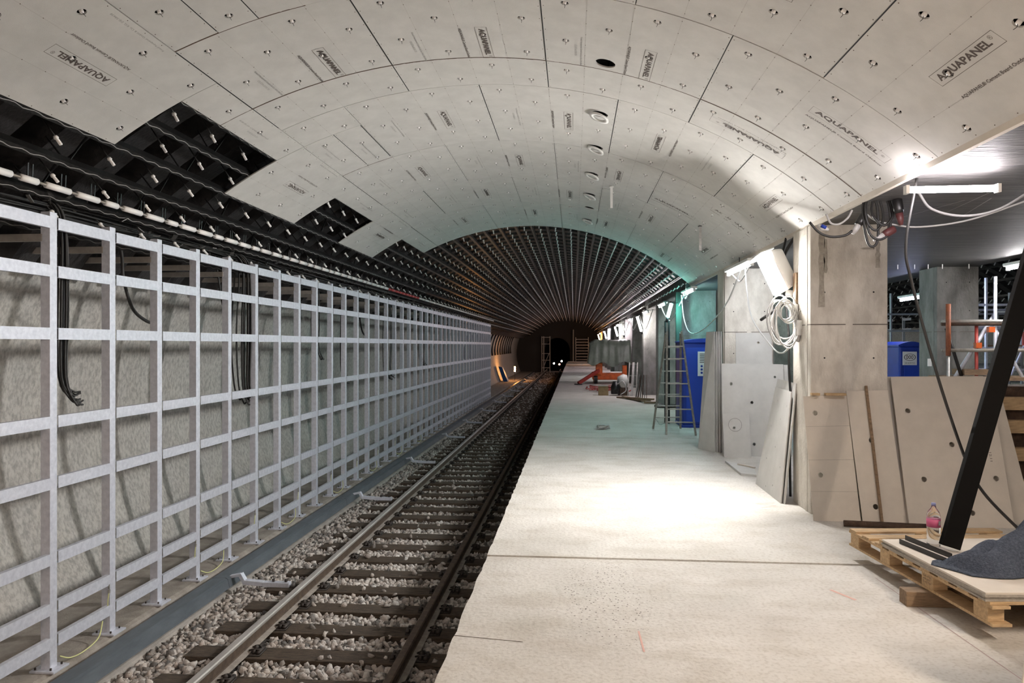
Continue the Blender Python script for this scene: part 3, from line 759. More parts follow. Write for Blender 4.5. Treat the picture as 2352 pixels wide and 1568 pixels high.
batten(2.70,5.4,2.87,.60,'x',(1,.93,.97),E_NEAR,'glowing white fluorescent tube under the dark soffit near first pillar',False)
batten(2.40,10.7,2.86,1.45,'y',COOL,E_BATTEN,'bright white batten lamp hung below vault edge beyond the first pillar')
batten(2.40,15.3,2.86,1.3,'y',(.60,.97,.94),E_BATTEN*.9,'white batten lamp above the ladder')
for i,y in enumerate((19.8,24.3,31.0,40,49,58,67)):
    batten(2.40,y,2.84,1.3,'y',((.75,.97,.95) if i==0 else PNK if i%3 else COOL),E_FAR*1.6,f'small distant batten lamp, {ordi(i+1)} beyond the ladder')
batten(6.25,10.2,2.86,1.5,'y',(1,.97,.98),E_BATTEN,'bright batten lamp under far side of the soffit at right')
batten(6.25,13.9,2.62,.9,'y',(.62,.68,1),E_BATTEN,'bluish batten lamp behind the right pillar row')
for i,y in enumerate((19,26,34,43)): batten(6.75,y+1.6,2.8,1.3,'y',(.8,1,.95),E_FAR,f'greenish lamp over the far track, {ordi(i+1)} from the camera')
# hand lamps: glowing tubes hung at the pillars
def tubelamp(p0,p1,col,e,lab,r=.035):
    t=empty('hanging_tube_lamp',p0,lab,'lamp','tube lamps hanging at the pillars')
    MB().tube([p0,p1],r,10).build('tube',GLOW(f'{col}{e}',col,e),t,True)
    a=Vector(p0);b=Vector(p1);d=(b-a).normalized()
    if p0[0]>0: MB().tube([a,(2.47,p0[1]+.46,p0[2]+.05)],.008,6).build('bracket',BLK,t)
    else: MB().tube([b,(b.x,b.y,-1.0)] if b.z<a.z else [a,(a.x,a.y,-1.0)],.02,6).build('stand',BLK,t)
    MB().tube([b,b+d*.12],r*.8,8).build('grip',BLK,t,True); MB().tube([a-d*.04,a],r*1.1,8).build('hook_cap',BLK,t,True)
tubelamp((2.16,16.2,2.68),(2.08,16.2,2.38),TEAL,E_TEAL,'teal glowing tube lamp hanging above the ladder')
for i,(y,c) in enumerate(((25.3,NEUT),(34.3,PNK),(39.0,NEUT),(52.3,PNK),(66,ORG))):
    tubelamp((2.20,y,2.75),(2.34,y,2.25),c,(70 if c is ORG else 50),f'glowing tube lamp tilted on the left pillar row, {ordi(i+1)} beyond the ladder',.04)
tubelamp((-4.6,56,-.3),(-4.6,56,.1),ORG,60,'orange work lamp at the far curved wall',.06)
# flood lamp on the first pillar
fa=Vector((.38,-.15,-.91)).normalized(); fn_=Vector((-.90,-.30,-.34)); fn_=(fn_-fa*fn_.dot(fa)).normalized(); fb=fa.cross(fn_)
fc=Vector((2.24,8.36,2.56)); 
t=empty('flood_lamp',(2.3,8.36,2.3),'big white flood lamp with glowing diffuser tilted on the nearest pillar','lamp')
def ob(c,a,b,n,la,lb,ln):
    P=[]
    for k in (-1,1):
        for (i,j) in ((-1,-1),(1,-1),(1,1),(-1,1)): P.append(c+a*i*la/2+b*j*lb/2+n*k*ln/2)
    return P
MB().hexa(ob(fc+fn_*.02,fa,fb,fn_,.44,.25,.006)).build('diffuser',GLOW('flood',(1,.98,.95),E_FLOOD),t)
b=MB(); q=ob(fc-fn_*.06,fa,fb,fn_,.50,.31,.145)
c0=fc-fn_*.15-fa*.04
for i,v in enumerate(q):
    if i<4: q[i]=c0+(v-c0)*.86-fn_*.04
b.hexa(q).build('housing',WHITE,t,bevel=.03)
shield=MB()  # added shield over the diffuser, holds its light off the vault boards above
for sg in (-1,1):
    if sg<0: shield.hexa(ob(fc+fa*sg*.238+fn_*.06,fa,fb,fn_,.012,.40,.18))
shield.build('added_light_shield',WHITE,t)
MB().bar(fc+fa*.25-fn_*.05,Vector((2.50,8.30,2.33)),.03,.06).build('bracket',ALU,t)
tag(MB().box(2.425,2.45,8.12,8.22,1.88,2.55).build('timber_batten',WOODD,bevel=.003),'short timber batten fixed to the nearest pillar beside the flood lamp','timber')
# coil of cable beneath
t=empty('cable_coil',(2.36,8.12,1.75),'hanging coil of pale cable below the flood lamp','cable')
random.seed(5)
for i in range(7):
    cx,cz=2.30+random.uniform(-.03,.03),2.0+random.uniform(-.03,.04); rx,rz=random.uniform(.10,.15),random.uniform(.2,.27); yy=8.10+random.uniform(-.05,.05); ph=random.uniform(-.2,.2)
    pts=[(cx+rx*cos(a)+ph*rz*sin(a),yy+.02*sin(2*a),cz+rz*sin(a)) for a in [2*pi*j/22 for j in range(23)]]
    MB().tube(pts,.0085,6).build('loop',CABG if i%2 else CABW,t,True)
for i in range(3):
    cx,cz=2.29+.02*i,2.14-.02*i; pts=[(cx+.085*cos(a),8.04,cz+.11*sin(a)) for a in [2*pi*j/18 for j in range(19)]]
    MB().tube(pts,.008,6).build('loop',CABW,t,True)
t=empty('socket_coupler',(2.43,8.02,1.8),'white plug and socket coupler hanging beside the cable coil','plug')
MB().tube([(2.45,8.02,2.02),(2.44,8.02,1.93),(2.435,8.02,1.925),(2.43,8.02,1.86)],[.045,.05,.03,.028],12).build('coupler_body',WHITE,t,True)
MB().tube([(2.43,8.02,1.86),(2.41,8.02,1.79)],.022,8).build('cable_gland',CABG,t,True)
MB().tube(spline([(2.45,8.02,2.02),(2.47,8.02,2.09),(2.44,8.02,2.13),(2.42,8.02,2.08)],4),.006,6).build('hook',ALU,t,True)
t=empty('socket_box',(2.38,8.1,2.06),'white socket box fixed behind the cable coil','socket'); MB().box(2.36,2.44,8.08,8.13,2.04,2.20).build('socket_body',WHITE,t,bevel=.006); MB().tube([(2.40,8.075,2.12),(2.40,8.08,2.12)],.02,12).build('socket_face',BLK,t)
cable('cable',[(2.39,10.3,2.84),(2.39,10.2,2.5),(2.42,10.0,2.1),(2.50,9.3,1.72),(2.44,8.7,1.66),(2.36,8.15,1.72)],.010,CABW,'white cable sagging from the bright batten lamp to the coil')
cable('cable',[(2.40,10.5,2.90),(2.36,11.4,2.4),(2.34,13.2,2.05),(2.32,14.6,2.0),(2.30,15.3,2.3),(2.3,15.7,2.83)],.011,CABW,'pale cable sagging between two batten lamps above the ladder')
cable('cable',[(2.39,11.2,2.85),(2.42,10.9,2.72),(2.4,10.6,2.68),(2.4,10.3,2.76),(2.4,10.1,2.84)],.009,CABW,'white cable loop under the bright batten lamp')
cable('cable',[(2.52,8.45,3.0),(2.42,8.5,2.8),(2.40,8.45,2.6),(2.38,8.4,2.25),(2.2,8.7,2.05)],.018,CAB,'thick black cable bent behind the flood lamp')
cable('cable',[(2.46,8.6,3.0),(2.42,8.65,2.7),(2.42,8.5,2.3),(2.43,8.4,1.9),(2.42,8.35,1.5),(2.44,8.35,1.1),(2.43,8.35,.6),(2.43,8.33,.05)],.014,CAB,'black cable running down the nearest pillar side to floor')
for i,(y,z) in enumerate(((15.8,2.35),(22,2.3),(26.5,2.35),(31,2.4))):
    cable('cable',[(2.38,y,2.84),(2.36,y+1,z+.2),(2.36,y+2.1,z),(2.36,y+3.2,z+.2),(2.38,y+4.2,2.84)],.012,CABW,f'pale cable sagging between distant batten lamps, {ordi(i+1)} span beyond the ladder',group='cable spans between distant lamps')
# pendant fitting near the panel end
t=empty('pendant_fitting',(2.29,15.0,2.66),'small white pendant lampholder hanging at the end of boarded vault','pendant')
MB().tube([(2.29,15,2.98),(2.29,15,2.86)],.006,6).build('flex',CABG,t,True); MB().tube([(2.29,15,2.86),(2.29,15,2.83),(2.29,15,2.78)],[.012,.045,.05],10).build('holder',WHITE,t,True); MB().tube([(2.29,15,2.77),(2.29,15,2.70)],[.035,.02],10).build('bulb',CLEAR,t,True)
# connectors and looped cables at the head of the first pillar
t=empty('cable_cluster',(2.6,6.5,2.7),'tangle of looped black cables hanging at vault edge above the nearest pillar','cables')
random.seed(11)
for i,(xa,zb_,xb) in enumerate(((2.54,2.74,2.64),(2.55,2.66,2.70),(2.60,2.78,2.72),(2.53,2.60,2.60))):
    pts=[(xa,6.5,3.05),(xa-.03,6.45+.01*i,2.92),(xa-.01,6.44,zb_+.06),((xa+xb)/2,6.43,zb_),(xb+.01,6.44,zb_+.07),(xb+.02,6.47,2.92),(xb,6.5,3.05)]
    MB().tube(spline(pts,5),.011,7).build('loop',CAB,t,True)
def plug(p,d,lab,m1=BLK,m2=CABG,sc=1):
    p=Vector(p); d=Vector(d).normalized(); t=empty('cable_plug',p,lab,'plug','site cable plugs at the nearest pillar head')
    MB().tube([p,p+d*.03,p+d*.10*sc,p+d*.11*sc],[.03*sc,.036*sc,.036*sc,.026*sc],12).build('plug_body',m1,t,True)
    MB().tube([p-d*.09*sc,p-d*.05*sc,p],[.014*sc,.024*sc,.027*sc],10).build('collar',m2,t,True)
plug((2.47,6.5,2.80),(.35,0,.6),'black cable plug with grey collar left of the cable tangle')
plug((2.66,6.45,2.70),(.6,0,.35),'dark red cable plug with grey collar below the tangle',mat('dark_red',(.10,.03,.03),.5))
plug((2.77,6.4,2.88),(-.1,0,.6),'upright black coupler with red ring at right of the tangle',BLK,mat('dark_red',(.10,.03,.03),.5),1.15)
cable('cable',[(2.06,6.5,2.83),(2.14,6.5,2.74),(2.24,6.5,2.70),(2.36,6.5,2.71),(2.42,6.5,2.75)],.011,CAB,'black cable curving from vault edge to the left plug')
cable('cable',[(2.2,6.5,2.90),(2.24,6.5,2.82),(2.31,6.5,2.81),(2.38,6.5,2.86),(2.42,6.5,2.93)],.009,CABG,'grey cable loop at the vault edge left of tangle')
cable('cable',[(2.5,6.5,2.93),(2.6,6.48,2.84),(2.75,6.45,2.79),(2.95,6.4,2.76),(3.3,6.3,2.80),(3.7,6.1,2.94)],.008,MT['grey_cable'],'thin grey cable sagging right from the plugs')
t=empty('clear_connector',(2.12,6.5,2.76),'clear wrapped connector with blue core hanging at vault edge','connector'); MB().tube([(2.13,6.5,2.80),(2.17,6.5,2.78),(2.22,6.5,2.76)],[.015,.03,.012],8).build('wrap',CABW,t,True); MB().tube([(2.15,6.475,2.795),(2.19,6.47,2.775)],.015,8).build('blue_core',BLUE,t,True)
cable('cable',[(2.70,5.9,2.95),(2.80,5.9,2.82),(2.98,5.8,2.745),(3.2,5.7,2.78),(3.42,5.5,2.95),(3.52,5.3,3.0)],.011,mat('dull_cable',(.16,.155,.15),.6),'thick grey cable sagging under the soffit at right')
cable('cable',[(2.56, 5.62, 3.0), (2.481, 5.62, 2.513), (2.524, 5.62, 2.217), (2.693, 5.62, 1.57), (2.895, 5.62, 0.934), (3.033, 5.62, 0.658), (3.298, 5.62, 0.372), (3.34, 5.55, 0.3)],.0115,CAB,'long black cable hanging from the vault edge to the loaded pallet',seg=8)
# white hanging strips
for (s,y,ln,lab) in ((1.53,10.68,.32,'white strip hanging from the vault crown'),(2.95,10.66,.36,'grey metal strip hanging from a slot near right side of the vault')):
    p=arc(s,y,0); t=empty('hanging_strip',p,lab,'strip'); MB().box(p[0]-.018,p[0]+.018,y-.004,y+.004,p[2]-ln,p[2]+.02).build('strip',WHITE if s<2 else ALU,t)
    MB().disc((p[0],y,p[2]-.012),.035,12,.01).build('rosette',WHITE if s<2 else BLK,t)
p=arc(.95,4.72,0); b=MB(); random.seed(2)
for i in range(9): b.hexa([Vector(p)+Vector((random.uniform(-.12,.12),random.uniform(-.05,.12),random.uniform(-.05,.01))) for _ in range(8)])
tag(b.build('crumpled_sheet',CABW),'crumpled white plastic sheet tucked in the vault at top edge','plastic sheet')

# ---------------- leaning boards ----------------
def qboard(nm,BL,BR,TL,TR,th,holes,lab,m=BOARDW,lines=(),writing=None,extra=1,grp=None):
    """board from its four corners, holes in fractions; leans against what stands behind"""
    BL,BR,TL,TR=map(Vector,(BL,BR,TL,TR)); W=(BR-BL).length; Hh=(TL-BL).length; n=(BR-BL).cross(TL-BL).normalized()*-1
    def fn(u,v,w_):
        a=BL.lerp(BR,u/W); b_=TL.lerp(TR,u/W); return tuple(a.lerp(b_,v/Hh)+n*w_)
    o=sheet(0,W,0,Hh,[(a*W,b_*Hh,r) for a,b_,r in holes],fn,th,du=9).build(nm,m)
    tag(o,lab,'board',grp)
    for (v,) in [(x,) for x in lines]:
        l=MB(); rect(l,.0,W,v*Hh-.0015,v*Hh+.0015,lambda x,y:fn(x,y,-.0012)); l.build('score_line',BOARDE,o)
    if writing:
        l=MB()
        for (tx,x0,y0,ln,h) in writing:
            fit_text(l,tx,0,0,ln,h,lambda x,y:fn(x0*W+y,y0*Hh-x,-.0012),.004)
        l.build('written_numbers',PRINT,o)
    return o
qboard('cement_board',(2.385,7.40,.0),(2.84,7.40,0),(2.37,7.68,1.22),(2.80,7.68,1.24),.0125,[(.24,.86,.027),(.24,.36,.027)],'beige cement board leaning at left end against the nearest pillar, two holes',lines=(.23,.48,.75))
qboard('cement_board',(2.845,7.36,0),(3.25,7.34,0),(2.80,7.68,1.28),(3.21,7.68,1.29),.0125,[(.45,.615,.027),(.34,.12,.027)],'beige cement board leaning on the nearest pillar behind the thin timber batten')
o=qboard('cement_board',(3.235,7.25,0),(4.21,7.27,0),(3.30,7.82,1.42),(4.28,7.82,1.43),.0125,[(.13,.76,.027),(.52,.53,.027),(.20,.30,.027),(.90,.31,.027),(.62,.09,.027),(.84,.76,.027)],'largest beige cement board with round holes right of the nearest pillar',writing=[('* 3020',.88,.62,.10,.022),('12:11',.87,.48,.09,.022)])
qboard('cement_board',(3.22,7.33,0),(4.2,7.35,0),(3.285,7.90,1.42),(4.26,7.90,1.43),.0125,[],'second beige cement board close behind the largest holed board')
qboard('cement_board',(4.10,7.45,0),(4.50,7.45,0),(4.28,7.85,1.28),(4.40,7.85,1.28),.0125,[],'narrow beige board edge at right behind the largest holed board')
tag(MB().box(3.4,4.3,7.95,8.05,0,1.30).build('timber_rack',WOODD),'dark timber rack holding the large boards upright','rack')
for i,(z,x) in enumerate(((1.05,4.66),(.80,4.72),(.5,4.8),(.15,4.86))):
    t=tag(MB().box(x-.13,x+.35,8.2,8.32,z,z+.14).build('wood_block',WOOD,bevel=.004),f'pale wood block at the right frame edge behind the boards, {ordi(i+1)} from top','wood block','wood blocks stacked behind the boards')
tag(MB().box(4.6,5.3,8.33,8.8,0,1.3).build('stillage',RUST),'dark rusty stillage behind the wood blocks at right','stillage')
tag(MB().bar((3.01,7.325,0.012),(2.99,7.665,1.335),.022,.022).build('timber_batten',WOODD),'thin brown timber batten standing against the second beige board','timber')
for (x0,x1,lab) in ((2.44,2.52,'short pale wood scrap on the top of leftmost beige board'),(2.58,2.78,'pale wood scrap on top of leftmost beige board beside the pillar')):
    tag(MB().box(x0,x1,7.62,7.68,1.235,1.26).build('wood_scrap',WOOD),lab,'wood')
t=MB().tube([(2.60,7.19,.033),(3.38,7.10,.033)],.03,12).build('rusty_pipe',RUST,None,True); tag(t,'rusty dark steel pipe lying on the platform before beige boards','pipe')
# boards at the second pillar
qboard('cement_board',(2.60,11.78,0),(3.18,11.78,0),(2.62,11.93,1.95),(3.19,11.93,1.95),.0125,[(.62,.92,.02)],'tall grey cement board standing against the second pillar',BOARD)
qboard('cement_board',(2.35,11.62,0),(3.33,11.62,0),(2.36,11.76,1.46),(3.32,11.76,1.45),.0125,[(.15,.78,.025),(.48,.58,.025),(.50,.13,.025),(.86,.86,.02)],'wide grey cement board with holes leaning in front of the tall one',BOARD)
qboard('cement_board',(3.32,11.64,0),(3.42,11.64,0),(3.33,11.78,1.44),(3.43,11.78,1.44),.0125,[],'thin grey board strip at right of the wide holed board',BOARD)
o=qboard('cement_board',(2.345,11.50,0),(2.76,11.50,0),(2.345,11.60,.67),(2.75,11.60,.67),.0125,[(.42,.68,.022)],'small grey cement board with a pencilled circle leaning before the wide one',BOARD)
l=MB(); 
for i in range(30):
    a0,a1=2*pi*i/30,2*pi*(i+1)/30
    P=lambda a,r:(2.53+r*cos(a),11.495+.10*(.50+r*sin(a))/.67,.50+r*sin(a))
    l.add([P(a0,.098),P(a1,.098),P(a1,.105),P(a0,.105)],[(0,1,2,3)])
l.build('drawn_circle',PRINT2,o)
for i in range(4):
    dx=.045*i
    qboard('cement_board',(2.10+dx,12.42,0),(2.29+dx,11.98,0),(2.26+dx*.8,12.55,1.98),(2.31+dx*.8,12.1,1.98),.0125,[],f'tall narrow grey board on edge beside blue toilet, {ordi(i+1)} from left of stack',BOARD,grp='upright board stack')
# two boards leaning on the side of the first pillar
qboard('cement_board',(2.29,9.32,0),(2.28,8.18,0),(2.53,9.3,1.23),(2.405,8.22,1.235),.0125,[(.1,.85,.012),(.25,.3,.012),(.3,.88,.012),(.55,.45,.012),(.65,.1,.012),(.2,.62,.012),(.62,.72,.012),(.85,.86,.012),(.85,.3,.012),(.4,.05,.012)],'small perforated grey board at front of leaning pair beside the nearest pillar',BOARD)
qboard('cement_board',(2.32,9.35,0),(2.31,8.15,0),(2.57,9.35,1.33),(2.44,8.16,1.33),.015,[(.93,.8,.02)],'grey board at rear of leaning pair beside the nearest pillar',BOARD)
tag(MB().box(2.38,2.44,8.5,8.7,.0,.5).build('blue_bag',mat('navy',(.008,.02,.10),.6),bevel=.02),'dark blue bag in the shadow behind leaning boards','bag')
t=empty('scrap_board',(2.35,10.3,0),'small grooved scrap board lying flat on the platform','board')
MB().hexa([(2.25,10.95,0),(2.55,10.5,0),(2.42,9.8,0),(2.24,9.9,0),(2.25,10.95,.03),(2.55,10.5,.03),(2.42,9.8,.03),(2.24,9.9,.03)]).build('panel',BOARD,t)
MB().bar((2.36,10.6,.04),(2.52,10.3,.04),.03,.02).build('cleat',BOARDW,t)

# ---------------- pallet and things on it ----------------
rot=math.atan2(.17,1.72); px0,py0=2.44,4.43
def PL(u,v,z): # u along length, v across (to the right)
    return (px0-sin(rot)*u+cos(rot)*v,py0+cos(rot)*u+sin(rot)*v,z)
def pbox(b,u0,u1,v0,v1,z0,z1): return b.hexa([PL(u0,v0,z0),PL(u0,v1,z0),PL(u1,v1,z0),PL(u1,v0,z0),PL(u0,v0,z1),PL(u0,v1,z1),PL(u1,v1,z1),PL(u1,v0,z1)])
t=empty('pallet',PL(.9,.6,.1),'long wooden pallet loaded with boards at lower right','pallet')
for v in (0,.53,1.06):
    pbox(MB(),0,1.74,v,v+.12,.10,.118).build('skid_board',WOOD,t,bevel=.002)
    for u in (.04,.58,1.12,1.58): pbox(MB(),u,u+.13,v,v+.10,.118,.205).build('block',WOOD,t,bevel=.003)
for v in (0,.53,1.06): pbox(MB(),0,1.74,v,v+.11,.205,.222).build('stringer',WOOD,t)
for i in range(9): pbox(MB(),.02+.2*i,.13+.2*i,0,1.2,.222,.24).build('deck_slat',WOOD,t,bevel=.002)
l=MB(); 
for (tx,z) in (('DE-NI',.185),('49 HT',.165),('D O 08',.145)):
    fit_text(l,tx,0,0,.085,.013,lambda x,y:(PL(.60+.0,.0,0)[0]+.0-sin(rot)*(.09-x)-.0015,PL(.60,0,0)[1]+cos(rot)*(.09-x),z+y))
l.build('stamped_marks',PRINT,t)
tag(MB().hexa([(2.22,5.02,0),(2.85,5.02,0),(2.85,5.13,0),(2.22,5.13,0),(2.22,5.02,.10),(2.85,5.02,.10),(2.85,5.13,.10),(2.22,5.13,.10)]).build('wood_block',WOODD,bevel=.004),'squared timber block propping up the pallet','timber')
z=.2405
for i in range(4):
    e=[.0,.006,-.004,.003][i]
    b=MB().hexa([PL(.03+e,-.02+e,z),PL(.0+e,1.5,z),PL(1.22+e,1.5,z),PL(1.20+e,-.01-e,z),PL(.03+e,-.02+e,z+.0125),PL(.0+e,1.5,z+.0125),PL(1.22+e,1.5,z+.0125),PL(1.20+e,-.01-e,z+.0125)])
    tag(b.build('cement_board',BOARDW if i==3 else BOARDE),f'cement board lying flat on the pallet, {["bottom","second from bottom","third from bottom","topmost"][i]} of its stack','board','flat boards on the pallet'); z+=.0132
ZB=z
tag(MB().bar(PL(1.24,.0,.258),PL(1.30,1.5,.258),.05,.034).build('timber_batten',WOOD,bevel=.003),'pale timber lath lying across pallet at far end of boards','timber')
# steel angles on the boards
for i,(u,v) in enumerate(((.66,.03),(.76,.13))):
    a=Vector(PL(u+.42,v+.04,ZB)); c=Vector(PL(u-.06,v+.09,ZB))
    b=MB().bar(a+Vector((0,0,.003)),c+Vector((0,0,.003)),.035,.004).bar(a+Vector((-.016,0,.018)),c+Vector((-.016,0,.018)),.004,.034)
    tag(b.build('steel_angle',BLK),['black steel angle on the flat boards, nearer pallet edge','black steel angle on the flat boards, nearer water bottle'][i],'steel profile')
# leaning steel beam
a=Vector((2.64,5.33,ZB+.002)); d=(Vector((3.20,5.45,2.10))-a).normalized(); e=a+d*(2.98-a.z)/d.z
b=MB().bar(a+d*.03,e-d*.03,.13,.05,(0,1,0)); tag(b.build('steel_beam',mat('matt_black',(.004,.0035,.003),.8,spec=.15),bevel=.003),'long black steel beam propped diagonally from pallet to soffit','beam')
# water bottle
bx,by=PL(1.02,.27,0)[:2]; t=empty('water_bottle',(bx,by,ZB),'clear plastic water bottle with pink label standing on the pallet boards','bottle')
def lathe(prof,n=20):
    b=MB(); b.tube([(bx,by,ZB+z_) for z_,_ in prof],[r for _,r in prof],n); return b
lathe([(0,.035),(.004,.044),(.02,.046),(.04,.043),(.06,.046),(.08,.043),(.10,.046),(.12,.044),(.135,.046),(.20,.046),(.22,.045),(.25,.036),(.275,.018),(.295,.014)]).build('bottle_body',CLEAR,t,True)
lathe([(.14,.0468),(.198,.0468)]).build('label_band',PINK,t,True)
l=MB(); fit_text(l,'ALDI',0,0,.04,.03,lambda x,y:(bx-.01+x,by-.0475,ZB+.155+y)) if False else rect(l,-.0,.02,0,.03,lambda x,y:(bx+.012+x,by-.0472+.004*x/.02*3,ZB+.158+y)); l.build('label_mark',LABELW,t)
lathe([(.293,.015),(.312,.015)]).build('cap',mat('bottle_cap',(.20,.22,.42),.5),t,True)
# felt cloth
def felt():
    m=MB(); nu,nv=54,30; rg=random.Random(4); K=[(rg.uniform(2,9),rg.uniform(2,9),rg.uniform(0,6)) for _ in range(6)]
    hx=[0,.08,.22,.42,.57,.75,1.1]; hz=[.01,.05,.12,.18,.30,.36,.36]
    for th in (0,1):
        for i in range(nu+1):
            u=i/nu; X=1.1*u
            ylo=4.985-.25*min(1,X/.14)+.02*sin(X*16)-.04*(X>.5); yhi=5.03+.20*min(1,X*2)+.05*sin(X*9+1)
            H=np.interp(X,hx,hz)
            for j in range(nv+1):
                v=j/nv; y=ylo+(yhi-ylo)*v
                hgt=H*(max(0,sin(pi*min(1,v*1.25+.02)**1.5))**.8)
                f=sum(sin(a*X*3+b_*v*1.6+c_) for a,b_,c_ in K)*.009+.06*abs(sin(X*7-v*6+.6))**.5*min(1,X*4)-.035
                e=min(1,min(v,1-v)*9)
                m.v.append((2.385+X+.05*(v-.5)*(X<.3),y,ZB+.001+max(0,hgt+f*e)+(.006 if th else 0)))
    k=(nu+1)*(nv+1)
    for th in (0,1):
        for i in range(nu):
            for j in range(nv):
                a=th*k+i*(nv+1)+j; q=(a,a+nv+1,a+nv+2,a+1); m.f.append(q if th else q[::-1])
    for i in range(nu):
        for j in (0,nv): a=i*(nv+1)+j; m.f.append((a,a+nv+1,a+nv+1+k,a+k))
    for j in range(nv): m.f.append((j,j+1,j+1+k,j+k)); a=nu*(nv+1)+j; m.f.append((a,a+1,a+1+k,a+k))
    return m
tag(felt().build('felt_cloth',FELT,None,True),'crumpled dark blue felt sheet thrown over the pallet boards','cloth')
qboard('cement_board',(2.07,3.55,0),(2.75,3.5,0),(2.26,3.70,.80),(2.9,3.67,.80),.0125,[],'beige board corner just entering the lower right of frame')

# ---------------- ladder ----------------
t=empty('stepladder',(2.0,14.8,0),'old double stepladder spattered with plaster standing beside the blue toilet','ladder')
def lad(f,g_,top,nm):
    for a,b_ in ((f[0],top[0]),(f[1],top[1])): MB().bar(a,b_,.035,.06,(0,1,0)).build('rail',LADW,t)
    for i in range(1,8):
        k=i/8.2; p=Vector(f[0]).lerp(Vector(top[0]),k); q=Vector(f[1]).lerp(Vector(top[1]),k); MB().bar(p,q,.03,.022).build('rung',ALU,t)
T=((1.88,14.78,2.03),(2.17,14.78,2.03))
lad(((1.80,14.25,0),(2.36,14.2,0)),0,T,'f'); lad(((1.66,15.3,0),(2.24,15.4,0)),0,((1.87,14.84,2.0),(2.16,14.84,2.0)),'b')
cable('ladder_rope',[(1.80,14.3,.25),(1.74,14.7,.15),(1.70,15.1,.22)],.006,CABG,'slack rope between the feet of the stepladder','rope')
# portable toilets
def toilet(x0,y0,wx,wy,h,lab,sign):
    t=empty('portable_toilet',(x0+wx/2,y0+wy/2,0),lab,'toilet')
    MB().box(x0,x0+wx,y0,y0+wy,.05,h-.08).build('cabin',BLUE,t,bevel=.03)
    MB().box(x0-.02,x0+wx+.02,y0-.02,y0+wy+.02,0,.06).build('skid_base',BLUE,t,bevel=.01)
    n=8; b=MB(); b.prism([(x0-.02,h-.09)]+[(x0-.02+(wx+.04)*i/n,h-.06+.06*sin(pi*i/n)) for i in range(n+1)]+[(x0+wx+.02,h-.09)],y0-.02,y0+wy+.02); b.build('roof',BLUE,t)
    MB().box(x0+.08,x0+wx-.08,y0-.012,y0,.12,h-.2).build('door',mat('blue_door',(.015,.06,.45),.4),t,bevel=.008)
    MB().box(x0+wx-.17,x0+wx-.12,y0-.03,y0-.01,.95,1.05).build('door_latch',WHITE,t)
    return t
t=toilet(2.30,15.55,.98,.95,1.90,'blue portable toilet with white notices behind the stepladder',1)
l=MB().box(2.62,3.0,15.52,15.537,1.10,1.62); no=l.build('notice_sheet',LABELW,t)
l=MB()
for i in range(6): rect(l,2.66,2.96,1.56-.035*i,1.575-.035*i,lambda x,y:(x,15.518,y))
l.build('notice_lines',PRINT,no)
l=MB()
for i in range(3):
    for j in range(2): l.tube([(2.70+.1*j,15.519,1.31-.07*i),(2.70+.1*j,15.517,1.31-.07*i)],.024,12)
l.build('notice_symbols',BLUE,no)
t=toilet(5.78,13.35,.42,.9,1.82,'small blue portable toilet with a white oval sign by right pillar row',2)
sx,sy,sz=5.83,13.325,1.40
no=MB().box(sx,sx+.24,sy,sy+.012,sz,sz+.24).build('sign_plate',LABELW,t)
l=MB()
for i in range(28):
    a0,a1=2*pi*i/28,2*pi*(i+1)/28; P=lambda a,r:(sx+.12+r*cos(a),sy-.001,sz+.14+r*.62*sin(a)); l.add([P(a0,.088),P(a1,.088),P(a1,.10),P(a0,.10)],[(0,1,2,3)])
l.build('sign_oval',PRINT,no); l=MB(); fit_text(l,'DOO',0,0,.12,.065,lambda x,y:(sx+.06+x,sy-.001,sz+.11+y),.03); l.build('sign_lettering',PRINT,no); l=MB(); fit_text(l,'030 60 09 70 5',0,0,.17,.025,lambda x,y:(sx+.035+x,sy-.001,sz+.025+y))
l.build('sign_number',PRINT,no)

# green post and pipes at the third pillar
tag(MB().box(2.30,2.42,16.45,16.57,0,2.95).build('steel_post',mat('dark_green',(.03,.06,.05),.6)),'dark green steel post in front of the third pillar','post')
for i,x in enumerate((2.05,2.13)):
    tag(MB().tube([(x,16.4,0),(x,16.4,2.3)],.022,8).build('riser_pipe',BLK),['thin dark pipe standing behind the stepladder, left of two','thin dark pipe standing behind the stepladder, right of two'][i],'pipe')

# ---------------- distant works on the platform ----------------
t=empty('aerial_lift',(1.5,33.3,0),'orange lifting machine wrapped in a green tarpaulin far down the platform','machine')
MB().box(.85,2.35,33.0,34.6,.18,.5).build('chassis',ORANGE,t,bevel=.04)
MB().bar((.2,32.2,.06),(1.15,33,.62),.12,.14).build('outrigger',REDP,t,bevel=.01)
MB().box(1.0,1.3,32.95,33.3,.4,.95).build('turret',ORANGE,t,bevel=.04); MB().box(2.2,2.4,32.9,33.2,.3,.85).build('end_frame',ORANGE,t,bevel=.02)
for x,y in ((1.0,33.1),(2.2,33.1),(1.0,34.4),(2.2,34.4)): MB().tube([(x-.08,y,.2),(x+.08,y,.2)],.2,14).build('wheel',BLK,t)
MB().disc((.2,32.2,0),.18,14,.04).build('outrigger_foot',BLK,t)
b=MB(); nu,nv=22,10; random.seed(9)
prof=[(32.75,.86),(32.8,1.2),(32.9,1.7),(33.1,1.96),(33.6,2.02),(34.3,1.98),(34.7,1.6),(34.8,1.0)]
for i in range(nu+1):
    x=.62+1.95*i/nu
    for j,(y,z) in enumerate(prof): 
        dz=-.12*max(0,(1-i/4)) if j in (2,3,4,5) else (.22*sin(i/nu*pi) if False else .0)
        zz=z+dz+random.uniform(-.03,.03)+(.06*sin(i*1.7) if j<3 else 0); 
        if j==0: zz=.86+.10*abs(i/nu-.5)*2-.1*sin(i*.6)
        b.v.append((x+(.12*(z-.9) if i==0 else 0),y+random.uniform(-.05,.05),zz))
k=len(prof)
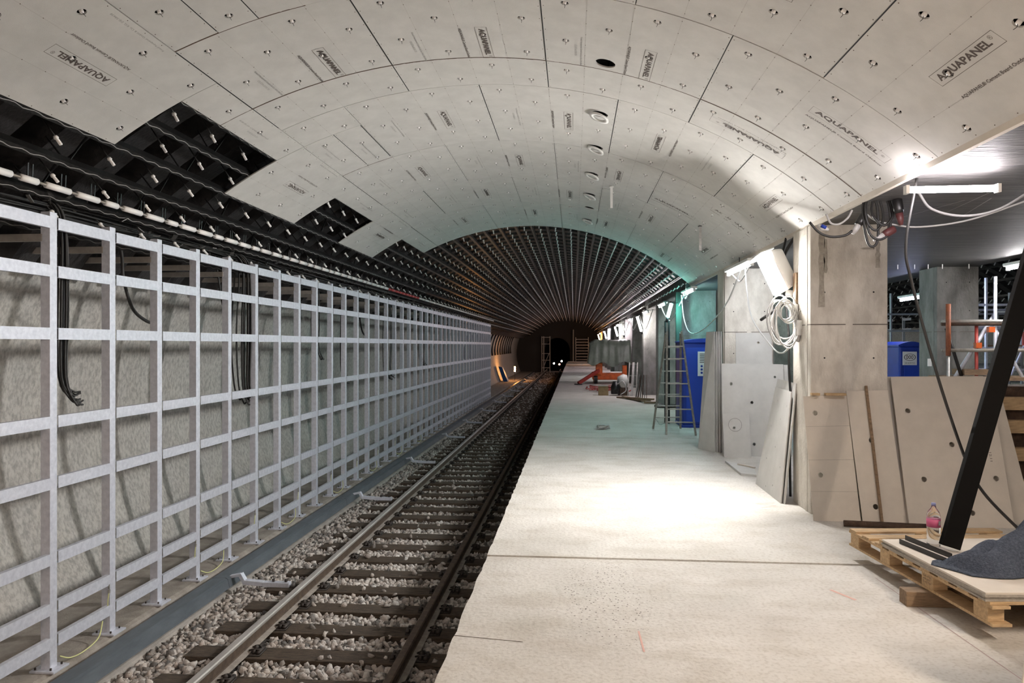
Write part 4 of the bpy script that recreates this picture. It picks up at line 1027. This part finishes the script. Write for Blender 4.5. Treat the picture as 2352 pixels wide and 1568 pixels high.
for i in range(nu):
    for j in range(k-1): b.f.append((i*k+j,(i+1)*k+j,(i+1)*k+j+1,i*k+j+1))
b.f.append(tuple(range(k))); b.f.append(tuple(nu*k+j for j in range(k))[::-1])
b.build('tarpaulin',TARP,t,True)
# toolbox clutter at 25 m
t=empty('cardboard_box',(1.03,25.4,0),'open cardboard box on platform before the orange machine','box')
MB().box(.86,1.2,25.25,25.6,0,.32).build('carton',mat('cardboard',(.33,.23,.12),.9,0,.3,8),t)
MB().hexa([(.80,25.2,.38),(1.2,25.2,.34),(1.2,25.27,.32),(.86,25.27,.32),(.80,25.2,.385),(1.2,25.2,.345),(1.2,25.27,.325),(.86,25.27,.325)]).build('flap',CABW,t)
t=empty('vacuum_cleaner',(1.5,25.3,0),'dark site vacuum cleaner beside the cardboard box','vacuum')
MB().tube([(1.45,25.3,.06),(1.45,25.3,.3),(1.45,25.3,.36),(1.45,25.3,.5)],[.16,.17,.14,.08],14).build('drum',BLK,t,True)
MB().tube(spline([(1.5,25.2,.4),(1.7,25.1,.5),(1.8,25.1,.2),(1.6,25.0,.05)],5),.02,6).build('hose',CABG,t,True)
b=MB(); b.tube([(1.72,25.4,.28),(1.71,25.4,.5),(1.69,25.4,.68),(1.67,25.4,.72)],[.14,.2,.17,.06],12); tag(b.build('white_sack',CABW,None,True),'bulging white sack behind the vacuum cleaner','sack')
tag(MB().box(1.55,1.9,25.25,25.6,0,.28).build('crate',RUST),'dark crate carrying the white sack','crate')
random.seed(6)
b=MB()
for i in range(26):
    x,y=random.uniform(.75,1.9),random.uniform(26.5,29); b.tube(spline([(x+random.uniform(-.3,.3),y+random.uniform(-.4,.4),.03+random.uniform(0,.12)) for _ in range(4)],3),.02,5)
tag(b.build('hose_heap',mat('red_hose',(.45,.09,.08),.6),None,True),'heap of red hoses and straps on the platform before orange machine','hoses',kind='stuff')
for i,(a,c,w_) in enumerate((((1.66,24.3,.03),(2.12,22.3,.05),.14),((1.45,24.2,.02),(2.05,22.8,.09),.08),((2.05,23.0,.03),(2.42,22.9,.03),.12),((2.0,22.5,.10),(2.44,22.3,.10),.12),((2.12,21.9,.04),(2.44,21.8,.04),.16))):
    tag(MB().bar(a,c,w_,.05).build('timber_plank',WOODD),f'rough timber plank lying by the fourth pillar, {ordi(i+1)} of the heap from the left','plank','plank heap by the fourth pillar')
for i,x in enumerate((1.86,2.02)):
    t=empty('leaning_frame',(x,25.2,0),['light metal frame leaning upright before the tarpaulin, left one','light metal frame leaning upright before the tarpaulin, right one'][i],'frame')
    for dx in (0,.12): MB().bar((x+dx,25.1,0),(x+.1+dx,25.6,1.15),.03,.03).build('stile',ALU,t)
    for k in (.3,.6,.95): MB().bar((x+.1*k,25.1+.5*k,1.15*k),(x+.12+.1*k,25.1+.5*k,1.15*k),.02,.02).build('crosspiece',ALU,t)
for i in range(6):
    tag(MB().bar((2.0+.07*i,23.6,0),(2.18+.045*i,24.1,.75),.02,.10).build('board_offcut',RUST if i%2 else CONCD),f'upright offcut leaning by the fifth pillar, {ordi(i+1)} from left','offcut','offcuts leaning by the fifth pillar')
tag(MB().tube(spline([(2.5,20.6,.06),(2.3,20.5,.05),(2.6,20.4,.05),(3.2,20.5,.06)],5),.05,8).build('duct_hose',BLK,None,True),'black duct hose lying by the fourth pillar','hose')
tag(MB().hexa([(-5.35,54.5,-1.0),(-5.0,54.3,-1.0),(-5.0,55.4,-1.0),(-5.35,55.4,-1.0),(-5.75,54.6,.15),(-5.45,54.4,.1),(-5.45,55.4,.05),(-5.75,55.4,.1)]).build('blue_sheet',mat('blue_sheet',(.02,.12,.40),.6)),'blue plastic sheet at the foot of the far curved wall','sheet')
# curved black brackets on the far wall
for i in range(16):
    y=38.9+1.9*i; pts=[]
    for j in range(9):
        z=2.9-1.9*j/8; pts.append((wall_prof(z)+.12+.1*sin(pi*j/8)*-1,y,z))
    tag(MB().tube(pts,.07,6).build('wall_rib',BLK,None,True),f'curved black cable loom on the far tunnel wall, {ordi(i+1)} beyond the wall grid','cable loom','curved looms beyond the wall grid')
# portal scaffold
t=empty('portal_scaffold',(-2.9,75.5,0),'white scaffold tower left of the tunnel mouth','scaffold')
for x in (-3.35,-3.15,-2.5): MB().tube([(x,75.4,-1.1),(x,75.4,2.7)],.05,6).build('standard',WHITE,t)
for z in (2.6,1.9,.9,.2,-.6): MB().tube([(-3.35,75.4,z),(-2.5,75.4,z)],.035,6).build('ledger',WHITE,t)
MB().tube([(-3.2,75.35,-.6),(-2.6,75.35,.9)],.035,6).build('brace',WHITE,t)
tag(MB().tube([(-.05,75.2,-.1),(-.05,75.2,3.4)],.06,8).build('white_post',WHITE),'tall pale post right of the tunnel mouth','post')
t=empty('storage_rack',(.85,75,0),'metal rack with many shelves at the far end of platform','rack')
for x in (.2,1.5): MB().tube([(x,75,0),(x,75,2.6)],.05,6).build('upright',ALU,t)
for i in range(8): MB().box(.2,1.5,74.9,75.4,.25+.3*i,.31+.3*i).build('shelf',ALU if i!=7 else WHITE,t)
tag(MB().box(-.6,2.2,73.5,73.6,.0,.12).build('barrier_plank',WHITE),'white plank across the far platform end','plank')
for i,(x,z,c) in enumerate(((-1.6,-.35,(1,.25,.15)),(-1.35,.0,(1,.9,.8)),(-2.2,-.25,(1,.9,.8)))):
    t=empty('vehicle_lamp',(x,80,z),['red rear lamp inside the tunnel mouth','white lamp inside tunnel mouth, right one','white lamp inside tunnel mouth, left one'][i],'lamp'); MB().tube([(x,80,z),(x,80.05,z)],.10,10).build('lens',GLOW(f'veh{i}',c,6),t); MB().tube([(x,80.06,z),(x,80.2,z)],.12,10).build('housing',BLK,t)
# loose things on platform
t=MB(); random.seed(8)
for i in range(7): t.hexa([Vector((.61,15.1,.04))+Vector((random.uniform(-.16,.16),random.uniform(-.12,.12),random.uniform(-.035,.07))) for _ in range(8)])
tag(t.build('crumpled_bag',CABW),'small crumpled pale bag lying mid platform','bag')
def mark(pts,w_,lab,m=CHALK):
    b=MB()
    for i in range(len(pts)-1):
        a=Vector((*pts[i],.0015)); c=Vector((*pts[i+1],.0015)); d=(c-a).normalized(); n=Vector((-d.y,d.x,0))*w_/2; b.add([a-n,a+n,c+n,c-n],[(0,1,2,3)])
    tag(b.build('floor_marking',m),lab,'marking')
mark([(2.02,7.95),(2.2,8.05),(2.0,8.15),(2.22,8.2)],.02,'red sprayed squiggle on the platform before leaning boards')
mark([(.395,4.45),(.40,4.15)],.012,'short red line on platform near the camera')
mark([(1.83,5.32),(1.93,5.12)],.025,'red dash on the platform left of the pallet')
mark([(2.26,5.62),(2.34,3.9)],.006,'thin reddish snap line on the platform under the pallet',mat('snapline',(.40,.28,.27),.9))
mark([(-.72,4.29),(-.30,4.23)],.006,'short crack line at the platform edge near the camera',SEAM)

# ---------------- right hand scaffold and beyond ----------------
t=empty('scaffold',(6,11,0),'rusty and galvanised scaffold standing between the right pillars','scaffold')
def st_(a,b_,m,nm,r=.024): MB().tube([a,b_],r,8).build(nm,m,t,True)
OR2=mat('orange_prop',(.30,.09,.035),.6,0,.4,20)
st_((5.40,10.9,0),(5.40,10.9,1.6),ALU,'prop_inner',.022); st_((5.40,10.9,1.6),(5.40,10.9,2.35),OR2,'prop_outer',.035)
for z,m in ((2.10,ALU),(2.06,RUST),(1.68,LADW)): st_((5.33,10.95,z),(7.6,10.95,z),m,'ledger',.026)
for x,m in ((5.84,REDP),(6.10,GALV),(6.6,GALV),(7.2,RUST)): st_((x,11.0,0),(x,11.0,2.75 if m is not REDP else 2.05),m,'standard')
st_((5.52,11.05,1.2),(6.12,11.05,2.2),GALV,'brace',.03); st_((5.42,11,2.0),(5.66,11,1.2),BLK,'brace'); st_((6.1,11.02,2.0),(6.7,11.02,.9),GALV,'brace')
MB().box(5.45,7.2,10.9,11.6,1.24,1.29).build('deck_plank',WOODD,t); MB().box(5.65,6.15,10.95,11.3,1.32,1.40).build('plank_stack',WOODD,t)
for x,z in ((6.10,1.36),(5.84,1.75),(6.02,1.98)): MB().box(x-.04,x+.04,10.93,11.0,z-.04,z+.04).build('coupler',ORANGE,t)
tag(MB().box(5.60,5.66,11.93,11.945,1.42,1.54).build('pillar_tag',LABELW),'small white paper tag on the second right hand pillar','label')
t2=empty('scaffold',(9,15,0),'galvanised scaffold over the far track behind the right pillars','scaffold')
random.seed(12)
for x in (7.6,8.5,9.4,10.3):
    for y in (14,16,18): MB().tube([(x,y,0 if x<9.3 else -1.15),(x,y,3.0)],.03,6).build('standard',GALV,t2)
for z in (.2,.9,1.3,1.7,2.1,2.5):
    for y in (14,16,18): MB().tube([(7.4,y,z),(10.6,y,z)],.026,6).build('ledger',GALV,t2)
for i in range(4): MB().tube([(7.6+.9*i,13.97,.2),(8.4+.9*i,13.97,2.1)],.022,6).build('brace',GALV,t2)
MB().box(7.4,10.6,14,18,1.72,1.76).build('deck',WOODD,t2)
MB().box(8.2,8.9,13.9,13.95,1.75,2.0).build('red_panel',REDP,t2)
tag(MB().box(5.75,8.5,22,22.05,-.0,1.9).build('debris_net',GREENN),'green debris net hanging beyond the right pillar row','net')
# pins and frames of the far track
m=MB()
for k in range(-12,11):
    s=.03+.344*(k+.5)
    for j in range(0,60):
        y=8+(.32 if k%2 else 0)+.645*j; a=s/R; d=Vector((-sin(a),0,cos(a))); p=arc(s,y,0); base=Vector((8.8-p[0],y,p[2])); m.tube([base-d*.03,base+d*.09],.016,5)
tag(m.build('anchor_pins',PIN),'white anchor pins dotting the vault over the far track','pins','far vault pins',kind='stuff')
for i in range(0,12):
    s=SJ(-12+2*i); p=arc(s,8,.06); tag(MB().box(8.8-p[0]-.025,8.8-p[0]+.025,8,60,p[2]-.03,p[2]+.03).build('ceiling_batten',BATT),f'dark batten over the far track, {ordi(i+1)} from the right wall','batten','battens over far track')
for j in range(14):
    t=copytree(b0); t.location=(13.24,11+1.6*j,-1.0); t.rotation_euler=(0,0,pi); tag(t,f'pale steel frame bay on the far track wall, {ordi(j+1)} from near','frame','frame bays beyond the far track')
# little hooks in a row on the soffit
for i,x in enumerate((5.0,5.25,5.45,5.66,6.05)):
    tag(MB().tube([(x,11.6,3.0),(x,11.6,2.93)],.008,6).build('soffit_hook',WHITE),f'tiny white hook under the soffit, {ordi(i+1)} from left','hook','hooks under the soffit')
ln=MB(); random.seed(21)
for i in range(9):
    x=random.uniform(2.9,5.8); y=random.uniform(4.2,7); ln.add([(x,y,2.9985),(x+.006,y,2.9985),(x+random.uniform(-.6,.6),y+random.uniform(.6,2.4),2.9985)],[(0,1,2)])
tag(ln.build('chalk_lines',mat('chalk_white',(.55,.53,.5),.9)),'pale chalk lines drawn on the dark soffit','chalk lines',kind='stuff')
# site lamps behind the camera
batten(1.2,-1.5,2.9,1.5,'x',WARMC,E_WARM*.25,'warm site lamp behind the camera over the platform')
batten(-2.6,-.6,2.3,1.2,'y',(1,.80,.68),E_WARM*2.3,'warm site lamp hanging over the track behind the camera')
batten(3.7,2.2,2.9,1.5,'y',WARMC,E_WARM*1.7,'warm site lamp under the soffit right of the camera')
